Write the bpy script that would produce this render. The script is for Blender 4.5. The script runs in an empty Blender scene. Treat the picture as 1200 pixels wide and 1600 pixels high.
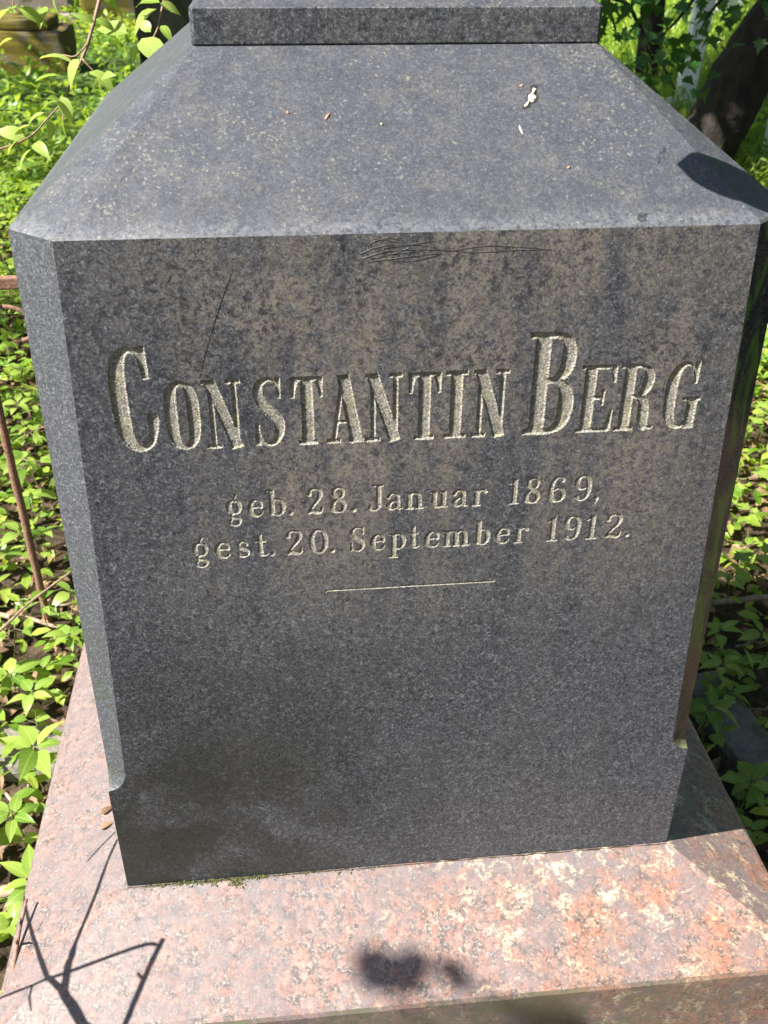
import bpy, bmesh, math, random
import numpy as np
from mathutils import Vector, Matrix, noise as mnoise

# ------------------------------------------------------------------ camera, sky, sun, exposure
scene = bpy.context.scene
COL = scene.collection
rnd = random.Random(11)

F_PX = 1518.83
CAM = Vector((-0.09797, -0.68275, 0.91249))
RX = Vector((0.9948046, -0.1015627, 0.0069876))      # camera right
RD = Vector((-0.0496156, -0.5436294, -0.8378576))    # camera down
RF = Vector((0.0888937, 0.8331579, -0.5458441))      # camera forward

cd = bpy.data.cameras.new('camera')
cam = bpy.data.objects.new('camera', cd)
COL.objects.link(cam)
cd.sensor_fit = 'VERTICAL'
cd.sensor_height = 4.54
cd.sensor_width = 3.405
cd.lens = F_PX / 1600 * 4.54
cd.clip_start = 0.02
cd.clip_end = 500
cd.dof.use_dof = True
cd.dof.focus_distance = 0.93
cd.dof.aperture_fstop = 1.9
cam.matrix_world = Matrix(((RX.x, -RD.x, -RF.x, CAM.x), (RX.y, -RD.y, -RF.y, CAM.y), (RX.z, -RD.z, -RF.z, CAM.z), (0, 0, 0, 1)))
scene.camera = cam

SUN_EL = math.radians(50)
SUN = Vector((-0.934 * math.cos(SUN_EL), -0.358 * math.cos(SUN_EL), math.sin(SUN_EL))).normalized()
world = bpy.data.worlds.new('World')
scene.world = world
world.use_nodes = True
wn = world.node_tree
wn.nodes.clear()
sky = wn.nodes.new('ShaderNodeTexSky')
sky.sky_type = 'NISHITA'
sky.sun_disc = False
sky.sun_elevation = SUN_EL
sky.sun_rotation = math.atan2(SUN.x, SUN.y)
bg = wn.nodes.new('ShaderNodeBackground')
bg.inputs['Strength'].default_value = 0.055
wo = wn.nodes.new('ShaderNodeOutputWorld')
wn.links.new(sky.outputs[0], bg.inputs[0])
wn.links.new(bg.outputs[0], wo.inputs[0])

sl = bpy.data.lights.new('sun', 'SUN')
sl.energy = 5.0
sl.angle = math.radians(0.55)
sl.color = (1.0, 0.955, 0.89)
sun = bpy.data.objects.new('sun', sl)
COL.objects.link(sun)
sun.rotation_euler = (-SUN).to_track_quat('-Z', 'Y').to_euler()
sun.location = (-3, -1, 5)

scene.view_settings.view_transform = 'Standard'
scene.view_settings.look = 'None'
scene.view_settings.exposure = 1.6
scene.view_settings.gamma = 1
scene.view_settings.use_curve_mapping = False
scene.render.engine = 'CYCLES'

GZ = -0.35                                             # ground level


def ray(px, py):
    return RX * ((px - 600.6) / F_PX) + RD * ((py - 800) / F_PX) + RF


def on_z(px, py, z):
    d = ray(px, py)
    return CAM + d * ((z - CAM.z) / d.z)


def on_plane(px, py, p, n):
    d = ray(px, py)
    return CAM + d * ((Vector(p) - CAM).dot(n) / d.dot(n))


def at_depth(px, py, depth):
    return CAM + ray(px, py) * depth


def to_px(p):
    q = Vector(p) - CAM
    z = q.dot(RF)
    if z < 0.05:
        return None
    return 600.6 + F_PX * q.dot(RX) / z, 800 + F_PX * q.dot(RD) / z, z


# ------------------------------------------------------------------ node helper
class Mat:
    def __init__(s, name, rough=0.6, spec=0.5):
        s.m = bpy.data.materials.new(name)
        s.m.use_nodes = True
        s.t = s.m.node_tree
        s.b = s.t.nodes['Principled BSDF']
        s.b.inputs['Roughness'].default_value = rough
        s.b.inputs['Specular IOR Level'].default_value = spec
        s.tc = s.t.nodes.new('ShaderNodeTexCoord')
        s.co = s.tc.outputs['Object']

    def put(s, sock, v):
        if isinstance(v, bpy.types.NodeSocket):
            s.t.links.new(v, sock)
        elif isinstance(v, (tuple, list)) and len(v) == 3 and sock.type == 'RGBA':
            sock.default_value = (*v, 1)
        else:
            sock.default_value = v

    def mapping(s, scale=(1, 1, 1), loc=(0, 0, 0), rot=(0, 0, 0), co=None):
        n = s.t.nodes.new('ShaderNodeMapping')
        s.put(n.inputs['Vector'], co or s.co)
        n.inputs['Scale'].default_value = scale
        n.inputs['Location'].default_value = loc
        n.inputs['Rotation'].default_value = rot
        return n.outputs[0]

    def noise(s, scale, detail=3, rough=0.55, dist=0.0, co=None, color=False):
        n = s.t.nodes.new('ShaderNodeTexNoise')
        s.put(n.inputs['Vector'], co or s.co)
        n.inputs['Scale'].default_value = scale
        n.inputs['Detail'].default_value = detail
        n.inputs['Roughness'].default_value = rough
        n.inputs['Distortion'].default_value = dist
        return n.outputs['Color' if color else 'Fac']

    def voro(s, scale, feature='F1', co=None, out='Distance', rand=1.0):
        n = s.t.nodes.new('ShaderNodeTexVoronoi')
        n.feature = feature
        s.put(n.inputs['Vector'], co or s.co)
        n.inputs['Scale'].default_value = scale
        n.inputs['Randomness'].default_value = rand
        return n.outputs[out]

    def ramp(s, v, stops, interp='LINEAR'):
        n = s.t.nodes.new('ShaderNodeValToRGB')
        n.color_ramp.interpolation = interp
        e = n.color_ramp.elements
        while len(e) < len(stops):
            e.new(0.5)
        for k, (p, c) in enumerate(stops):
            e[k].position = p
            e[k].color = (c, c, c, 1) if not isinstance(c, tuple) else (*c, 1)
        s.put(n.inputs[0], v)
        return n.outputs[0]

    def step(s, v, a, b, lo=0.0, hi=1.0):
        n = s.t.nodes.new('ShaderNodeMapRange')
        n.interpolation_type = 'SMOOTHSTEP'
        s.put(n.inputs['Value'], v)
        n.inputs['From Min'].default_value = a
        n.inputs['From Max'].default_value = b
        n.inputs['To Min'].default_value = lo
        n.inputs['To Max'].default_value = hi
        return n.outputs[0]

    def mix(s, f, a, b, mode='MIX'):
        n = s.t.nodes.new('ShaderNodeMix')
        n.data_type = 'RGBA'
        n.blend_type = mode
        s.put(n.inputs[0], f)
        s.put(n.inputs[6], a)
        s.put(n.inputs[7], b)
        return n.outputs[2]

    def math(s, op, a, b=0.0, c=None):
        n = s.t.nodes.new('ShaderNodeMath')
        n.operation = op
        s.put(n.inputs[0], a)
        s.put(n.inputs[1], b)
        if c is not None:
            s.put(n.inputs[2], c)
        return n.outputs[0]

    def xyz(s, co=None):
        n = s.t.nodes.new('ShaderNodeSeparateXYZ')
        s.put(n.inputs[0], co or s.co)
        return n.outputs

    def vadd(s, a, b, k):
        n = s.t.nodes.new('ShaderNodeVectorMath')
        n.operation = 'MULTIPLY_ADD'
        s.put(n.inputs[0], b)
        n.inputs[1].default_value = (k, k, k)
        s.put(n.inputs[2], a)
        return n.outputs[0]

    def bump(s, h, strength=0.3, dist=0.001):
        n = s.t.nodes.new('ShaderNodeBump')
        n.inputs['Strength'].default_value = strength
        n.inputs['Distance'].default_value = dist
        s.put(n.inputs['Height'], h)
        s.t.links.new(n.outputs[0], s.b.inputs['Normal'])

    def color(s, v):
        s.put(s.b.inputs['Base Color'], v)

    def rough(s, v):
        s.put(s.b.inputs['Roughness'], v)


# ------------------------------------------------------------------ materials
def granite(name, kind):
    m = Mat(name, 0.45, 0.5)
    grain = m.noise(520, 2, 0.75, 0.8)
    grain2 = m.noise(210, 4, 0.7, 0.8)
    mixg = m.math('ADD', m.math('MULTIPLY', grain, 0.6), m.math('MULTIPLY', grain2, 0.4))
    base = m.ramp(mixg, [(0.37, (0.007, 0.009, 0.014)), (0.45, (0.029, 0.033, 0.043)), (0.54, (0.066, 0.072, 0.086)), (0.63, (0.19, 0.20, 0.215))])
    # needle-like feldspar glints
    need = m.noise(1.0, 2, 0.5, 1.5, co=m.mapping((1400, 900, 520), rot=(0.3, 0.5, 0.4)))
    need2 = m.noise(1.0, 2, 0.5, 1.5, co=m.mapping((520, 900, 1400), rot=(0.2, -0.4, 0.1)))
    gl = m.math('MAXIMUM', m.step(need, 0.64, 0.74), m.step(need2, 0.65, 0.75))
    col = m.mix(m.math('MULTIPLY', gl, 0.6), base, (0.34, 0.34, 0.35))
    x, y, z = m.xyz()
    if kind == 'face':
        # beige run-off film in vertical streaks, strongest in the upper middle
        streak = m.noise(1.0, 4, 0.6, 0.3, co=m.mapping((17, 20, 3.6)))
        blot = m.noise(115, 6, 0.82, 0.5)
        film = m.math('MULTIPLY', m.step(streak, 0.30, 0.58), m.step(blot, 0.38, 0.54, 0.12, 1.0))
        film = m.math('MULTIPLY', film, m.step(m.math('ADD', z, m.math('MULTIPLY', streak, -0.16)), 0.18, 0.42, 0.10, 1.0))
        edge = m.step(m.math('ABSOLUTE', m.math('ADD', x, -0.03)), 0.13, 0.30, 1.0, 0.22)
        film = m.math('MULTIPLY', film, m.step(z, 0.72, 0.78, 1.0, 0.4))
        film = m.math('MULTIPLY', film, edge)
        fg = m.step(m.noise(460, 3, 0.8, 0.4), 0.42, 0.54)
        film = m.math('MULTIPLY', film, m.math('MULTIPLY_ADD', fg, 0.72, 0.28))
        col = m.mix(m.math('MULTIPLY', film, 0.80), col, (0.235, 0.205, 0.162))
        # bare dark flakes, gathered in irregular crusts
        cr = m.step(m.noise(15, 4, 0.7, 0.8), 0.40, 0.60, 0.35, 1.0)
        dk = m.math('MULTIPLY', m.step(m.noise(170, 6, 0.85, 0.5), 0.515, 0.55), m.step(z, 0.36, 0.58, 0.10, 1.0))
        dk = m.math('MULTIPLY', dk, cr)
        col = m.mix(m.math('MULTIPLY', dk, 0.78), col, (0.014, 0.016, 0.023))
        # olive and brown tint; the olive paints a dark reflection at the lower left
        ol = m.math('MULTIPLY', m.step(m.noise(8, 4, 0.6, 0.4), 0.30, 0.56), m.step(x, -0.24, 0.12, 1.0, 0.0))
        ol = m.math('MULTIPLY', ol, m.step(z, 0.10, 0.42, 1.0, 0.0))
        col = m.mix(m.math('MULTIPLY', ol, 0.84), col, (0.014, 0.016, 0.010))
        br = m.math('MULTIPLY', m.step(m.noise(1.0, 4, 0.6, 0.3, co=m.mapping((14, 10, 6), loc=(3, 0, 1))), 0.48, 0.68), m.step(z, 0.0, 0.5, 1.0, 0.3))
        col = m.mix(m.math('MULTIPLY', br, 0.12), col, (0.075, 0.062, 0.050))
        rr = m.step(m.noise(60, 4, 0.6), 0.3, 0.7, 0.36, 0.52)
        m.rough(rr)
        m.bump(m.math('ADD', m.math('MULTIPLY', film, 0.5), grain), 0.22, 0.0005)
    elif kind == 'slope':
        col = m.mix(0.66, col, (0.047, 0.050, 0.060))
        grime = m.step(m.noise(38, 5, 0.75, 0.5), 0.40, 0.72)
        fg = m.step(m.noise(330, 3, 0.7, 0.4), 0.40, 0.60)
        col = m.mix(m.math('MULTIPLY', m.math('MULTIPLY', grime, fg), 0.38), col, (0.17, 0.155, 0.12))
        # small lichen rosettes
        v = m.voro(260, 'F1', co=m.vadd(m.co, m.noise(120, 2, color=True), 0.010))
        cellc = m.voro(260, 'F1', co=m.vadd(m.co, m.noise(120, 2, color=True), 0.010), out='Color')
        cx = m.xyz(cellc)[0]
        dens = m.step(m.noise(9, 4, 0.65), 0.46, 0.66, 0.03, 0.75)
        on = m.math('LESS_THAN', cx, dens)
        lich = m.math('MULTIPLY', on, m.step(v, 0.15, 0.45, 1.0, 0.0))
        lich = m.math('MULTIPLY', lich, m.step(m.noise(520, 2, 0.6), 0.38, 0.55))
        col = m.mix(m.math('MULTIPLY', lich, 0.5), col, (0.24, 0.225, 0.165))
        # paler speckle along the arris
        ed = m.math('MULTIPLY', m.step(m.math('ADD', z, m.math('MULTIPLY', m.noise(60, 4, 0.7), -0.02)), 0.688, 0.700, 1.0, 0.0), m.step(m.noise(240, 4, 0.75), 0.40, 0.55))
        col = m.mix(m.math('MULTIPLY', ed, 0.30), col, (0.22, 0.23, 0.25))
        m.rough(m.step(m.noise(40, 4, 0.6), 0.3, 0.7, 0.36, 0.50))
        m.bump(m.math('ADD', grain, m.math('MULTIPLY', lich, 0.6)), 0.25, 0.0005)
    elif kind == 'hewn':
        # axed, unpolished chamfer: pale bruised crystals
        sp = m.math('MAXIMUM', m.step(m.noise(520, 2, 0.7, 1.0), 0.56, 0.70), m.math('MULTIPLY', gl, 0.7))
        col = m.mix(m.math('MULTIPLY', sp, 0.33), m.mix(0.42, col, (0.075, 0.079, 0.086)), (0.27, 0.28, 0.29))
        gr = m.math('MULTIPLY', m.step(m.noise(18, 4, 0.65, 0.4), 0.45, 0.65), m.step(z, 0.20, 0.55, 0.75, 0.12))
        col = m.mix(m.math('MULTIPLY', gr, 0.45), col, (0.060, 0.075, 0.035))
        m.b.inputs['Roughness'].default_value = 0.5
        m.bump(grain, 0.5, 0.0012)
    elif kind == 'mossy':  # green and brown painted in for reflected foliage and litter
        col = m.mix(0.35, col, (0.02, 0.022, 0.018))
        green_refl = m.math('MULTIPLY', m.step(m.noise(1.0, 4, 0.6, 0.8, co=m.mapping((40, 40, 13))), 0.44, 0.62), 1.0)
        col = m.mix(m.math('MULTIPLY', green_refl, 0.85), col, (0.12, 0.25, 0.034))
        wr = m.math('MULTIPLY', m.step(m.noise(1.0, 4, 0.6, 0.4, co=m.mapping((60, 60, 18), loc=(5, 1, 2))), 0.45, 0.6), m.step(z, 0.24, 0.36, 1.0, 0.0))
        col = m.mix(m.math('MULTIPLY', wr, 0.6), col, (0.20, 0.125, 0.075))
        m.b.inputs['Roughness'].default_value = 0.07
        m.b.inputs['Specular IOR Level'].default_value = 0.75
        m.bump(grain, 0.08, 0.0003)
    m.color(col)
    return m.m


def pink_granite(name, front=False):
    m = Mat(name, 0.4, 0.5)
    x, y, z = m.xyz()
    wob = m.vadd(m.co, m.noise(90, 3, 0.65, color=True), 0.014)
    cells = m.voro(120, 'SMOOTH_F1', co=wob)
    ccol = m.xyz(m.voro(120, 'F1', co=wob, out='Color'))
    spar = m.mix(ccol[0], (0.265, 0.140, 0.105), (0.34, 0.235, 0.195))
    spar = m.mix(m.step(m.noise(240, 4, 0.7), 0.35, 0.7), spar, (0.23, 0.13, 0.11))
    gap = m.step(m.math('ADD', cells, m.math('MULTIPLY', m.noise(150, 4, 0.75), 0.42)), 0.56, 0.80)
    darkc = m.ramp(m.noise(300, 3, 0.7), [(0.35, (0.03, 0.03, 0.032)), (0.5, (0.10, 0.09, 0.085)), (0.62, (0.33, 0.30, 0.27))])
    col = m.mix(m.math('MULTIPLY', gap, 0.75), spar, darkc)
    col = m.mix(1.0, col, m.mix(m.math('MULTIPLY', m.step(x, -0.12, 0.25), m.step(m.noise(12, 4, 0.7, 0.5), 0.38, 0.58)), (0.86, 0.90, 0.92), (1.0, 0.86, 0.72)), 'MULTIPLY')
    fine = m.step(m.noise(190, 4, 0.8, 0.6), 0.50, 0.62)
    col = m.mix(m.math('MULTIPLY', fine, 0.62), col, (0.060, 0.050, 0.050))
    big = m.step(m.math('ADD', m.noise(17, 6, 0.8, 0.6), m.step(x, -0.3, 0.2, 0.05, 0.0)), 0.46, 0.60)
    col = m.mix(m.math('MULTIPLY', big, 0.65), col, (0.15, 0.125, 0.127))
    # grey-violet tone near the foot of the die, painting in its reflection
    nb = m.math('MULTIPLY', m.step(z, -0.030, 0.0, 0.0, 1.0), m.step(m.noise(26, 4, 0.7, 0.7), 0.40, 0.58))
    col = m.mix(m.math('MULTIPLY', nb, 0.62), col, (0.13, 0.118, 0.124))
    # cream patches, denser to the right, and white flecks
    cr = m.math('MULTIPLY', m.step(m.noise(36, 5, 0.75, 0.8), 0.52, 0.64), m.step(m.noise(260, 3, 0.7), 0.40, 0.56))
    crx = m.math('MULTIPLY', cr, m.step(x, -0.2, 0.2, 0.08, 0.95))
    col = m.mix(m.math('MULTIPLY', crx, 0.75), col, (0.56, 0.47, 0.31))
    fl = m.step(m.noise(420, 2, 0.7, 0.5), 0.66, 0.74)
    col = m.mix(m.math('MULTIPLY', fl, 0.5), col, (0.62, 0.58, 0.54))
    if front:
        gr = m.step(m.noise(14, 4, 0.7, 0.5), 0.36, 0.60)
        col = m.mix(m.math('MULTIPLY', gr, m.step(x, 0.1, 0.40, 0.85, 0.25)), col, (0.115, 0.110, 0.070))
    m.rough(m.step(m.noise(50, 4, 0.6), 0.35, 0.65, 0.36, 0.6))
    m.bump(m.noise(330, 3, 0.7), 0.25, 0.0006)
    m.color(col)
    return m.m


def cut_stone():
    m = Mat('cut_granite', 0.85, 0.3)
    g = m.noise(700, 3, 0.7, 0.5)
    col = m.ramp(g, [(0.34, (0.08, 0.074, 0.06)), (0.5, (0.26, 0.245, 0.21)), (0.66, (0.48, 0.46, 0.42))])
    ly = m.step(m.noise(70, 4, 0.7), 0.48, 0.62)
    col = m.mix(m.math('MULTIPLY', ly, 0.4), col, (0.30, 0.29, 0.15))
    dk = m.step(m.noise(160, 4, 0.75, 0.6), 0.50, 0.62)
    col = m.mix(m.math('MULTIPLY', dk, 0.55), col, (0.085, 0.080, 0.050))
    m.color(col)
    m.bump(g, 0.7, 0.0012)
    return m.m


def leaf_mat(name, a, b, trans=0.45, rough=0.36, veins=False):
    m = Mat(name, rough, 0.4)
    info = m.t.nodes.new('ShaderNodeObjectInfo')
    geo = m.t.nodes.new('ShaderNodeNewGeometry')
    f = m.math('FRACT', m.math('ADD', info.outputs['Random'], geo.outputs['Random Per Island']))
    col = m.mix(f, a, b)
    ves = m.noise(120, 3, 0.6, co=m.mapping((1, 1, 1)))
    col = m.mix(m.step(ves, 0.35, 0.7, 0.0, 0.25), col, tuple(c * 0.6 for c in a))
    if veins:
        vx, vy, vz = m.xyz()
        ay = m.math('ABSOLUTE', vy)
        mid = m.step(ay, 0.006, 0.022, 1.0, 0.0)
        ph = m.math('FRACT', m.math('MULTIPLY', m.math('SUBTRACT', vx, m.math('MULTIPLY', ay, 0.9)), 7.5))
        sv = m.step(m.math('ABSOLUTE', m.math('SUBTRACT', ph, 0.5)), 0.03, 0.16, 0.7, 0.0)
        col = m.mix(m.math('MULTIPLY', m.math('MAXIMUM', mid, m.math('MULTIPLY', sv, 0.5)), 0.35), col, tuple(min(1, c * 1.5 + 0.04) for c in b))
        m.bump(m.math('MAXIMUM', mid, sv), -0.5, 0.02)
    m.color(col)
    tr = m.t.nodes.new('ShaderNodeBsdfTranslucent')
    bc = m.mix(0.5, col, (b[0] * 1.5, b[1] * 1.6, b[2] * 0.5))
    m.t.links.new(bc, tr.inputs[0])
    mx = m.t.nodes.new('ShaderNodeMixShader')
    mx.inputs[0].default_value = trans
    out = [n for n in m.t.nodes if n.type == 'OUTPUT_MATERIAL'][0]
    m.t.links.new(m.b.outputs[0], mx.inputs[1])
    m.t.links.new(tr.outputs[0], mx.inputs[2])
    m.t.links.new(mx.outputs[0], out.inputs[0])
    return m.m


def simple(name, a, b, scale=30, rough=0.7, bump=0.3, bd=0.002, stretch=(1, 1, 1), spec=0.4):
    m = Mat(name, rough, spec)
    n = m.noise(scale, 5, 0.65, 0.4, co=m.mapping(stretch))
    m.color(m.mix(m.step(n, 0.32, 0.68), a, b))
    m.bump(n, bump, bd)
    return m.m


def mossy_stone(name, stone, moss, amount=0.5):
    m = Mat(name, 0.85, 0.3)
    n = m.noise(60, 5, 0.7, 0.4)
    col = m.mix(m.step(n, 0.3, 0.7), tuple(c * 0.6 for c in stone), stone)
    mo = m.step(m.noise(6, 5, 0.7, 0.5), 0.62 - amount * 0.3, 0.72 - amount * 0.3)
    col = m.mix(mo, col, m.mix(m.noise(90, 3), moss, tuple(c * 0.4 for c in moss)))
    m.color(col)
    m.bump(n, 0.6, 0.01)
    return m.m


M = {}
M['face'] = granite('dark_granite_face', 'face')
M['slope'] = granite('dark_granite_slope', 'slope')
M['hewn'] = granite('dark_granite_axed', 'hewn')
M['mossy'] = granite('dark_granite_green_reflection', 'mossy')  # right chamfer, foliage reflections painted into its colour
M['pink'] = pink_granite('pink_granite')
M['pinkfront'] = pink_granite('pink_granite_front', True)
M['cut'] = cut_stone()
M['leaf'] = leaf_mat('seedling_leaf', (0.11, 0.23, 0.028), (0.38, 0.50, 0.10), 0.45, veins=True)
M['leaf_low'] = leaf_mat('ground_cover_leaf', (0.10, 0.23, 0.022), (0.42, 0.52, 0.085), 0.5)
M['leaf_branch'] = leaf_mat('branch_leaf', (0.20, 0.33, 0.035), (0.46, 0.56, 0.16), 0.5, veins=True)
M['leaf_dark'] = leaf_mat('maple_leaf', (0.025, 0.085, 0.014), (0.065, 0.155, 0.025), 0.35, veins=True)
M['stem'] = simple('green_stem', (0.12, 0.17, 0.05), (0.20, 0.16, 0.08), 60)
M['twig'] = simple('twig_bark', (0.16, 0.10, 0.065), (0.30, 0.21, 0.15), 120, 0.75, 0.4, 0.0008, (1, 1, 0.3))
M['redtwig'] = simple('red_brown_bark', (0.14, 0.07, 0.05), (0.27, 0.17, 0.12), 150, 0.6, 0.4, 0.0006, (1, 1, 0.3))
M['bark'] = simple('dark_bark', (0.012, 0.009, 0.007), (0.036, 0.027, 0.020), 26, 0.9, 0.9, 0.02, (1, 1, 0.25))
M['drywood'] = simple('dead_wood', (0.17, 0.12, 0.08), (0.36, 0.28, 0.20), 60, 0.8, 0.5, 0.002, (1, 1, 0.3))
M['litter'] = leaf_mat('brown_leaf', (0.11, 0.060, 0.030), (0.34, 0.22, 0.13), 0.15, 0.7)
M['rust'] = simple('rusty_iron', (0.13, 0.060, 0.035), (0.30, 0.175, 0.120), 260, 0.85, 0.9, 0.0012)
M['white'] = simple('weathered_white_paint', (0.62, 0.66, 0.66), (0.80, 0.82, 0.80), 14, 0.6, 0.2)
M['kerb'] = mossy_stone('kerb_stone', (0.22, 0.20, 0.17), (0.09, 0.12, 0.03), 0.3)
M['moss'] = mossy_stone('mossy_block', (0.15, 0.125, 0.10), (0.20, 0.155, 0.02), 0.75)
M['rose'] = mossy_stone('pinkish_stone', (0.36, 0.28, 0.25), (0.12, 0.12, 0.05), 0.2)
M['black'] = simple('black_polished_stone', (0.008, 0.008, 0.010), (0.020, 0.020, 0.024), 80, 0.18, 0.0)
M['bluetop'] = simple('cap_sky_reflection', (0.035, 0.04, 0.055), (0.06, 0.07, 0.10), 80, 0.2, 0.0)  # reflected sky painted as a bluish colour on the black stone
M['dropping'] = simple('dried_dropping', (0.26, 0.22, 0.15), (0.66, 0.63, 0.57), 420, 0.8, 0.5, 0.0006)
M['stain'] = simple('dark_wet_stain', (0.022, 0.019, 0.017), (0.060, 0.050, 0.042), 400, 0.3, 0.2, 0.0003)
M['scratch'] = simple('scratch_mark', (0.025, 0.025, 0.028), (0.11, 0.10, 0.09), 500, 0.5, 0.2, 0.0003)
M['crumb'] = simple('pale_crumb', (0.30, 0.27, 0.20), (0.5, 0.47, 0.40), 500)
M['bud'] = simple('bud_scale', (0.22, 0.10, 0.05), (0.42, 0.26, 0.17), 400, 0.6)
M['mortar'] = simple('joint_grit', (0.018, 0.014, 0.011), (0.070, 0.045, 0.028), 500, 0.9, 0.8, 0.001)
M['jointmoss'] = simple('joint_moss', (0.035, 0.045, 0.012), (0.10, 0.105, 0.03), 500, 0.95, 0.8, 0.001)


# ------------------------------------------------------------------ object helpers
def empty(name, loc=(0, 0, 0)):
    o = bpy.data.objects.new(name, None)
    COL.objects.link(o)
    o.location = loc
    o.empty_display_size = 0.05
    return o


def tag(o, label=None, cat=None, group=None, kind=None):
    if label: o['label'] = label
    if cat: o['category'] = cat
    if group: o['group'] = group
    if kind: o['kind'] = kind
    return o


def mesh_from(name, verts, faces, mats, smooth=False, fmat=None):
    me = bpy.data.meshes.new(name)
    me.from_pydata([tuple(v) for v in verts], [], [tuple(f) for f in faces])
    for mm in (mats if isinstance(mats, (list, tuple)) else [mats]):
        me.materials.append(mm)
    if fmat is not None:
        me.polygons.foreach_set('material_index', fmat)
    if smooth:
        me.polygons.foreach_set('use_smooth', [True] * len(me.polygons))
    me.update()
    return me


def link(name, me, parent=None, loc=None):
    o = bpy.data.objects.new(name, me)
    COL.objects.link(o)
    if parent is not None:
        o.parent = parent
    if loc is not None:
        o.location = loc
    return o


def tube_data(pts, radii, seg=6, jitter=0.0, r=rnd, cap=True):
    pts = [Vector(p) for p in pts]
    V, Fc = [], []
    up = Vector((0.13, 0.31, 0.94))
    for i, p in enumerate(pts):
        d = (pts[min(i + 1, len(pts) - 1)] - pts[max(i - 1, 0)]).normalized()
        a = d.cross(up)
        if a.length < 0.1:
            a = d.cross(Vector((1, 0, 0)))
        a.normalize()
        b = d.cross(a)
        for k in range(seg):
            t = 2 * math.pi * k / seg
            rr = radii[i] * (1 + r.uniform(-jitter, jitter))
            V.append(p + (a * math.cos(t) + b * math.sin(t)) * rr)
    for i in range(len(pts) - 1):
        for k in range(seg):
            k2 = (k + 1) % seg
            Fc.append((i * seg + k, i * seg + k2, (i + 1) * seg + k2, (i + 1) * seg + k))
    if cap:
        Fc.append(tuple(range(seg))[::-1])
        Fc.append(tuple((len(pts) - 1) * seg + k for k in range(seg)))
    return V, Fc


def smooth_path(pts, n=4):
    P = [Vector(p) for p in pts]
    out = []
    for i in range(len(P) - 1):
        p0 = P[max(i - 1, 0)]; p1 = P[i]; p2 = P[i + 1]; p3 = P[min(i + 2, len(P) - 1)]
        for k in range(n):
            t = k / n
            out.append(0.5 * ((2 * p1) + (p2 - p0) * t + (2 * p0 - 5 * p1 + 4 * p2 - p3) * t * t + (3 * p1 - p0 - 3 * p2 + p3) * t ** 3))
    out.append(P[-1])
    return out


def lerps(a, b, n):
    return [a + (b - a) * i / (n - 1) for i in range(n)]


def join(parts):
    V, Fc = [], []
    for v, f in parts:
        o = len(V)
        V += list(v)
        Fc += [tuple(i + o for i in q) for q in f]
    return V, Fc


def block(x0, x1, y0, y1, z0, z1, bev=0.01, rz=0.0, rough=0.0, cuts=0, c=None):
    """a bevelled block as (verts, faces), slightly uneven"""
    bm = bmesh.new()
    bmesh.ops.create_cube(bm, size=1)
    for v in bm.verts:
        v.co = Vector((x0 + (v.co.x + 0.5) * (x1 - x0), y0 + (v.co.y + 0.5) * (y1 - y0), z0 + (v.co.z + 0.5) * (z1 - z0)))
    if bev:
        bmesh.ops.bevel(bm, geom=list(bm.edges), offset=bev, segments=2, affect='EDGES', profile=0.6)
    if cuts:
        bmesh.ops.subdivide_edges(bm, edges=[e for e in bm.edges if e.calc_length() > bev * 4], cuts=cuts, use_grid_fill=True)
    if rough:
        for v in bm.verts:
            n = mnoise.noise_vector(v.co * 9) * rough
            v.co += n
    cen = Vector(((x0 + x1) / 2, (y0 + y1) / 2, 0))
    R = Matrix.Rotation(rz, 3, 'Z')
    V = [R @ (v.co - cen) + cen for v in bm.verts]
    bm.verts.index_update()
    Fc = [tuple(v.index for v in f.verts) for f in bm.faces]
    bm.free()
    return V, Fc


# ------------------------------------------------------------------ ground
def ground():
    n = 150
    xs = np.concatenate([np.linspace(-60, -4, 20)[:-1], np.linspace(-4, 6, n), np.linspace(6, 60, 20)[1:]])
    ys = np.concatenate([np.linspace(-30, -1.5, 10)[:-1], np.linspace(-1.5, 14, n), np.linspace(14, 90, 20)[1:]])
    V = []
    for y in ys:
        for x in xs:
            h = 0.03 * mnoise.noise(Vector((x * 1.3, y * 1.3, 0))) + 0.012 * mnoise.noise(Vector((x * 6, y * 6, 3)))
            V.append((x, y, GZ + h))
    w = len(xs)
    Fc = [(j * w + i, j * w + i + 1, (j + 1) * w + i + 1, (j + 1) * w + i) for j in range(len(ys) - 1) for i in range(w - 1)]
    m = Mat('leaf_mould_soil', 0.95, 0.2)
    a = m.noise(22, 6, 0.75, 0.5)
    b = m.noise(3, 4, 0.6)
    col = m.ramp(a, [(0.32, (0.014, 0.010, 0.007)), (0.5, (0.050, 0.034, 0.022)), (0.66, (0.130, 0.092, 0.060))])
    _, yy, _ = m.xyz()
    far = m.math('MULTIPLY', m.step(yy, 2.5, 6.0), m.step(b, 0.35, 0.6, 0.5, 1.0))
    col = m.mix(far, col, m.mix(a, (0.03, 0.075, 0.015), (0.09, 0.17, 0.03)))
    m.color(col)
    m.bump(a, 0.9, 0.02)
    g = link('ground', mesh_from('ground', V, Fc, m.m, True))
    tag(g, 'dark leaf mould soil of the overgrown graveyard', kind='structure')


ground()

# ------------------------------------------------------------------ the gravestone
monument = empty('gravestone', (0, 0, GZ))
tag(monument, 'dark granite gravestone with engraved German inscription on a pink granite base', 'gravestone')


def mlink(name, me, parent=monument):
    o = link(name, me, parent)
    o.matrix_parent_inverse = Matrix.Translation((0, 0, -GZ)) if parent is monument else Matrix.Identity(4)
    return o


HT = 0.6974
ZS0, ZS1 = 0.146, 0.170        # chamfer stop
DEPTH = 0.60


def yf(z):
    return 0.0135 * z / HT


def halfw(z):
    return 0.3 - 0.0031 * z / HT


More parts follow.
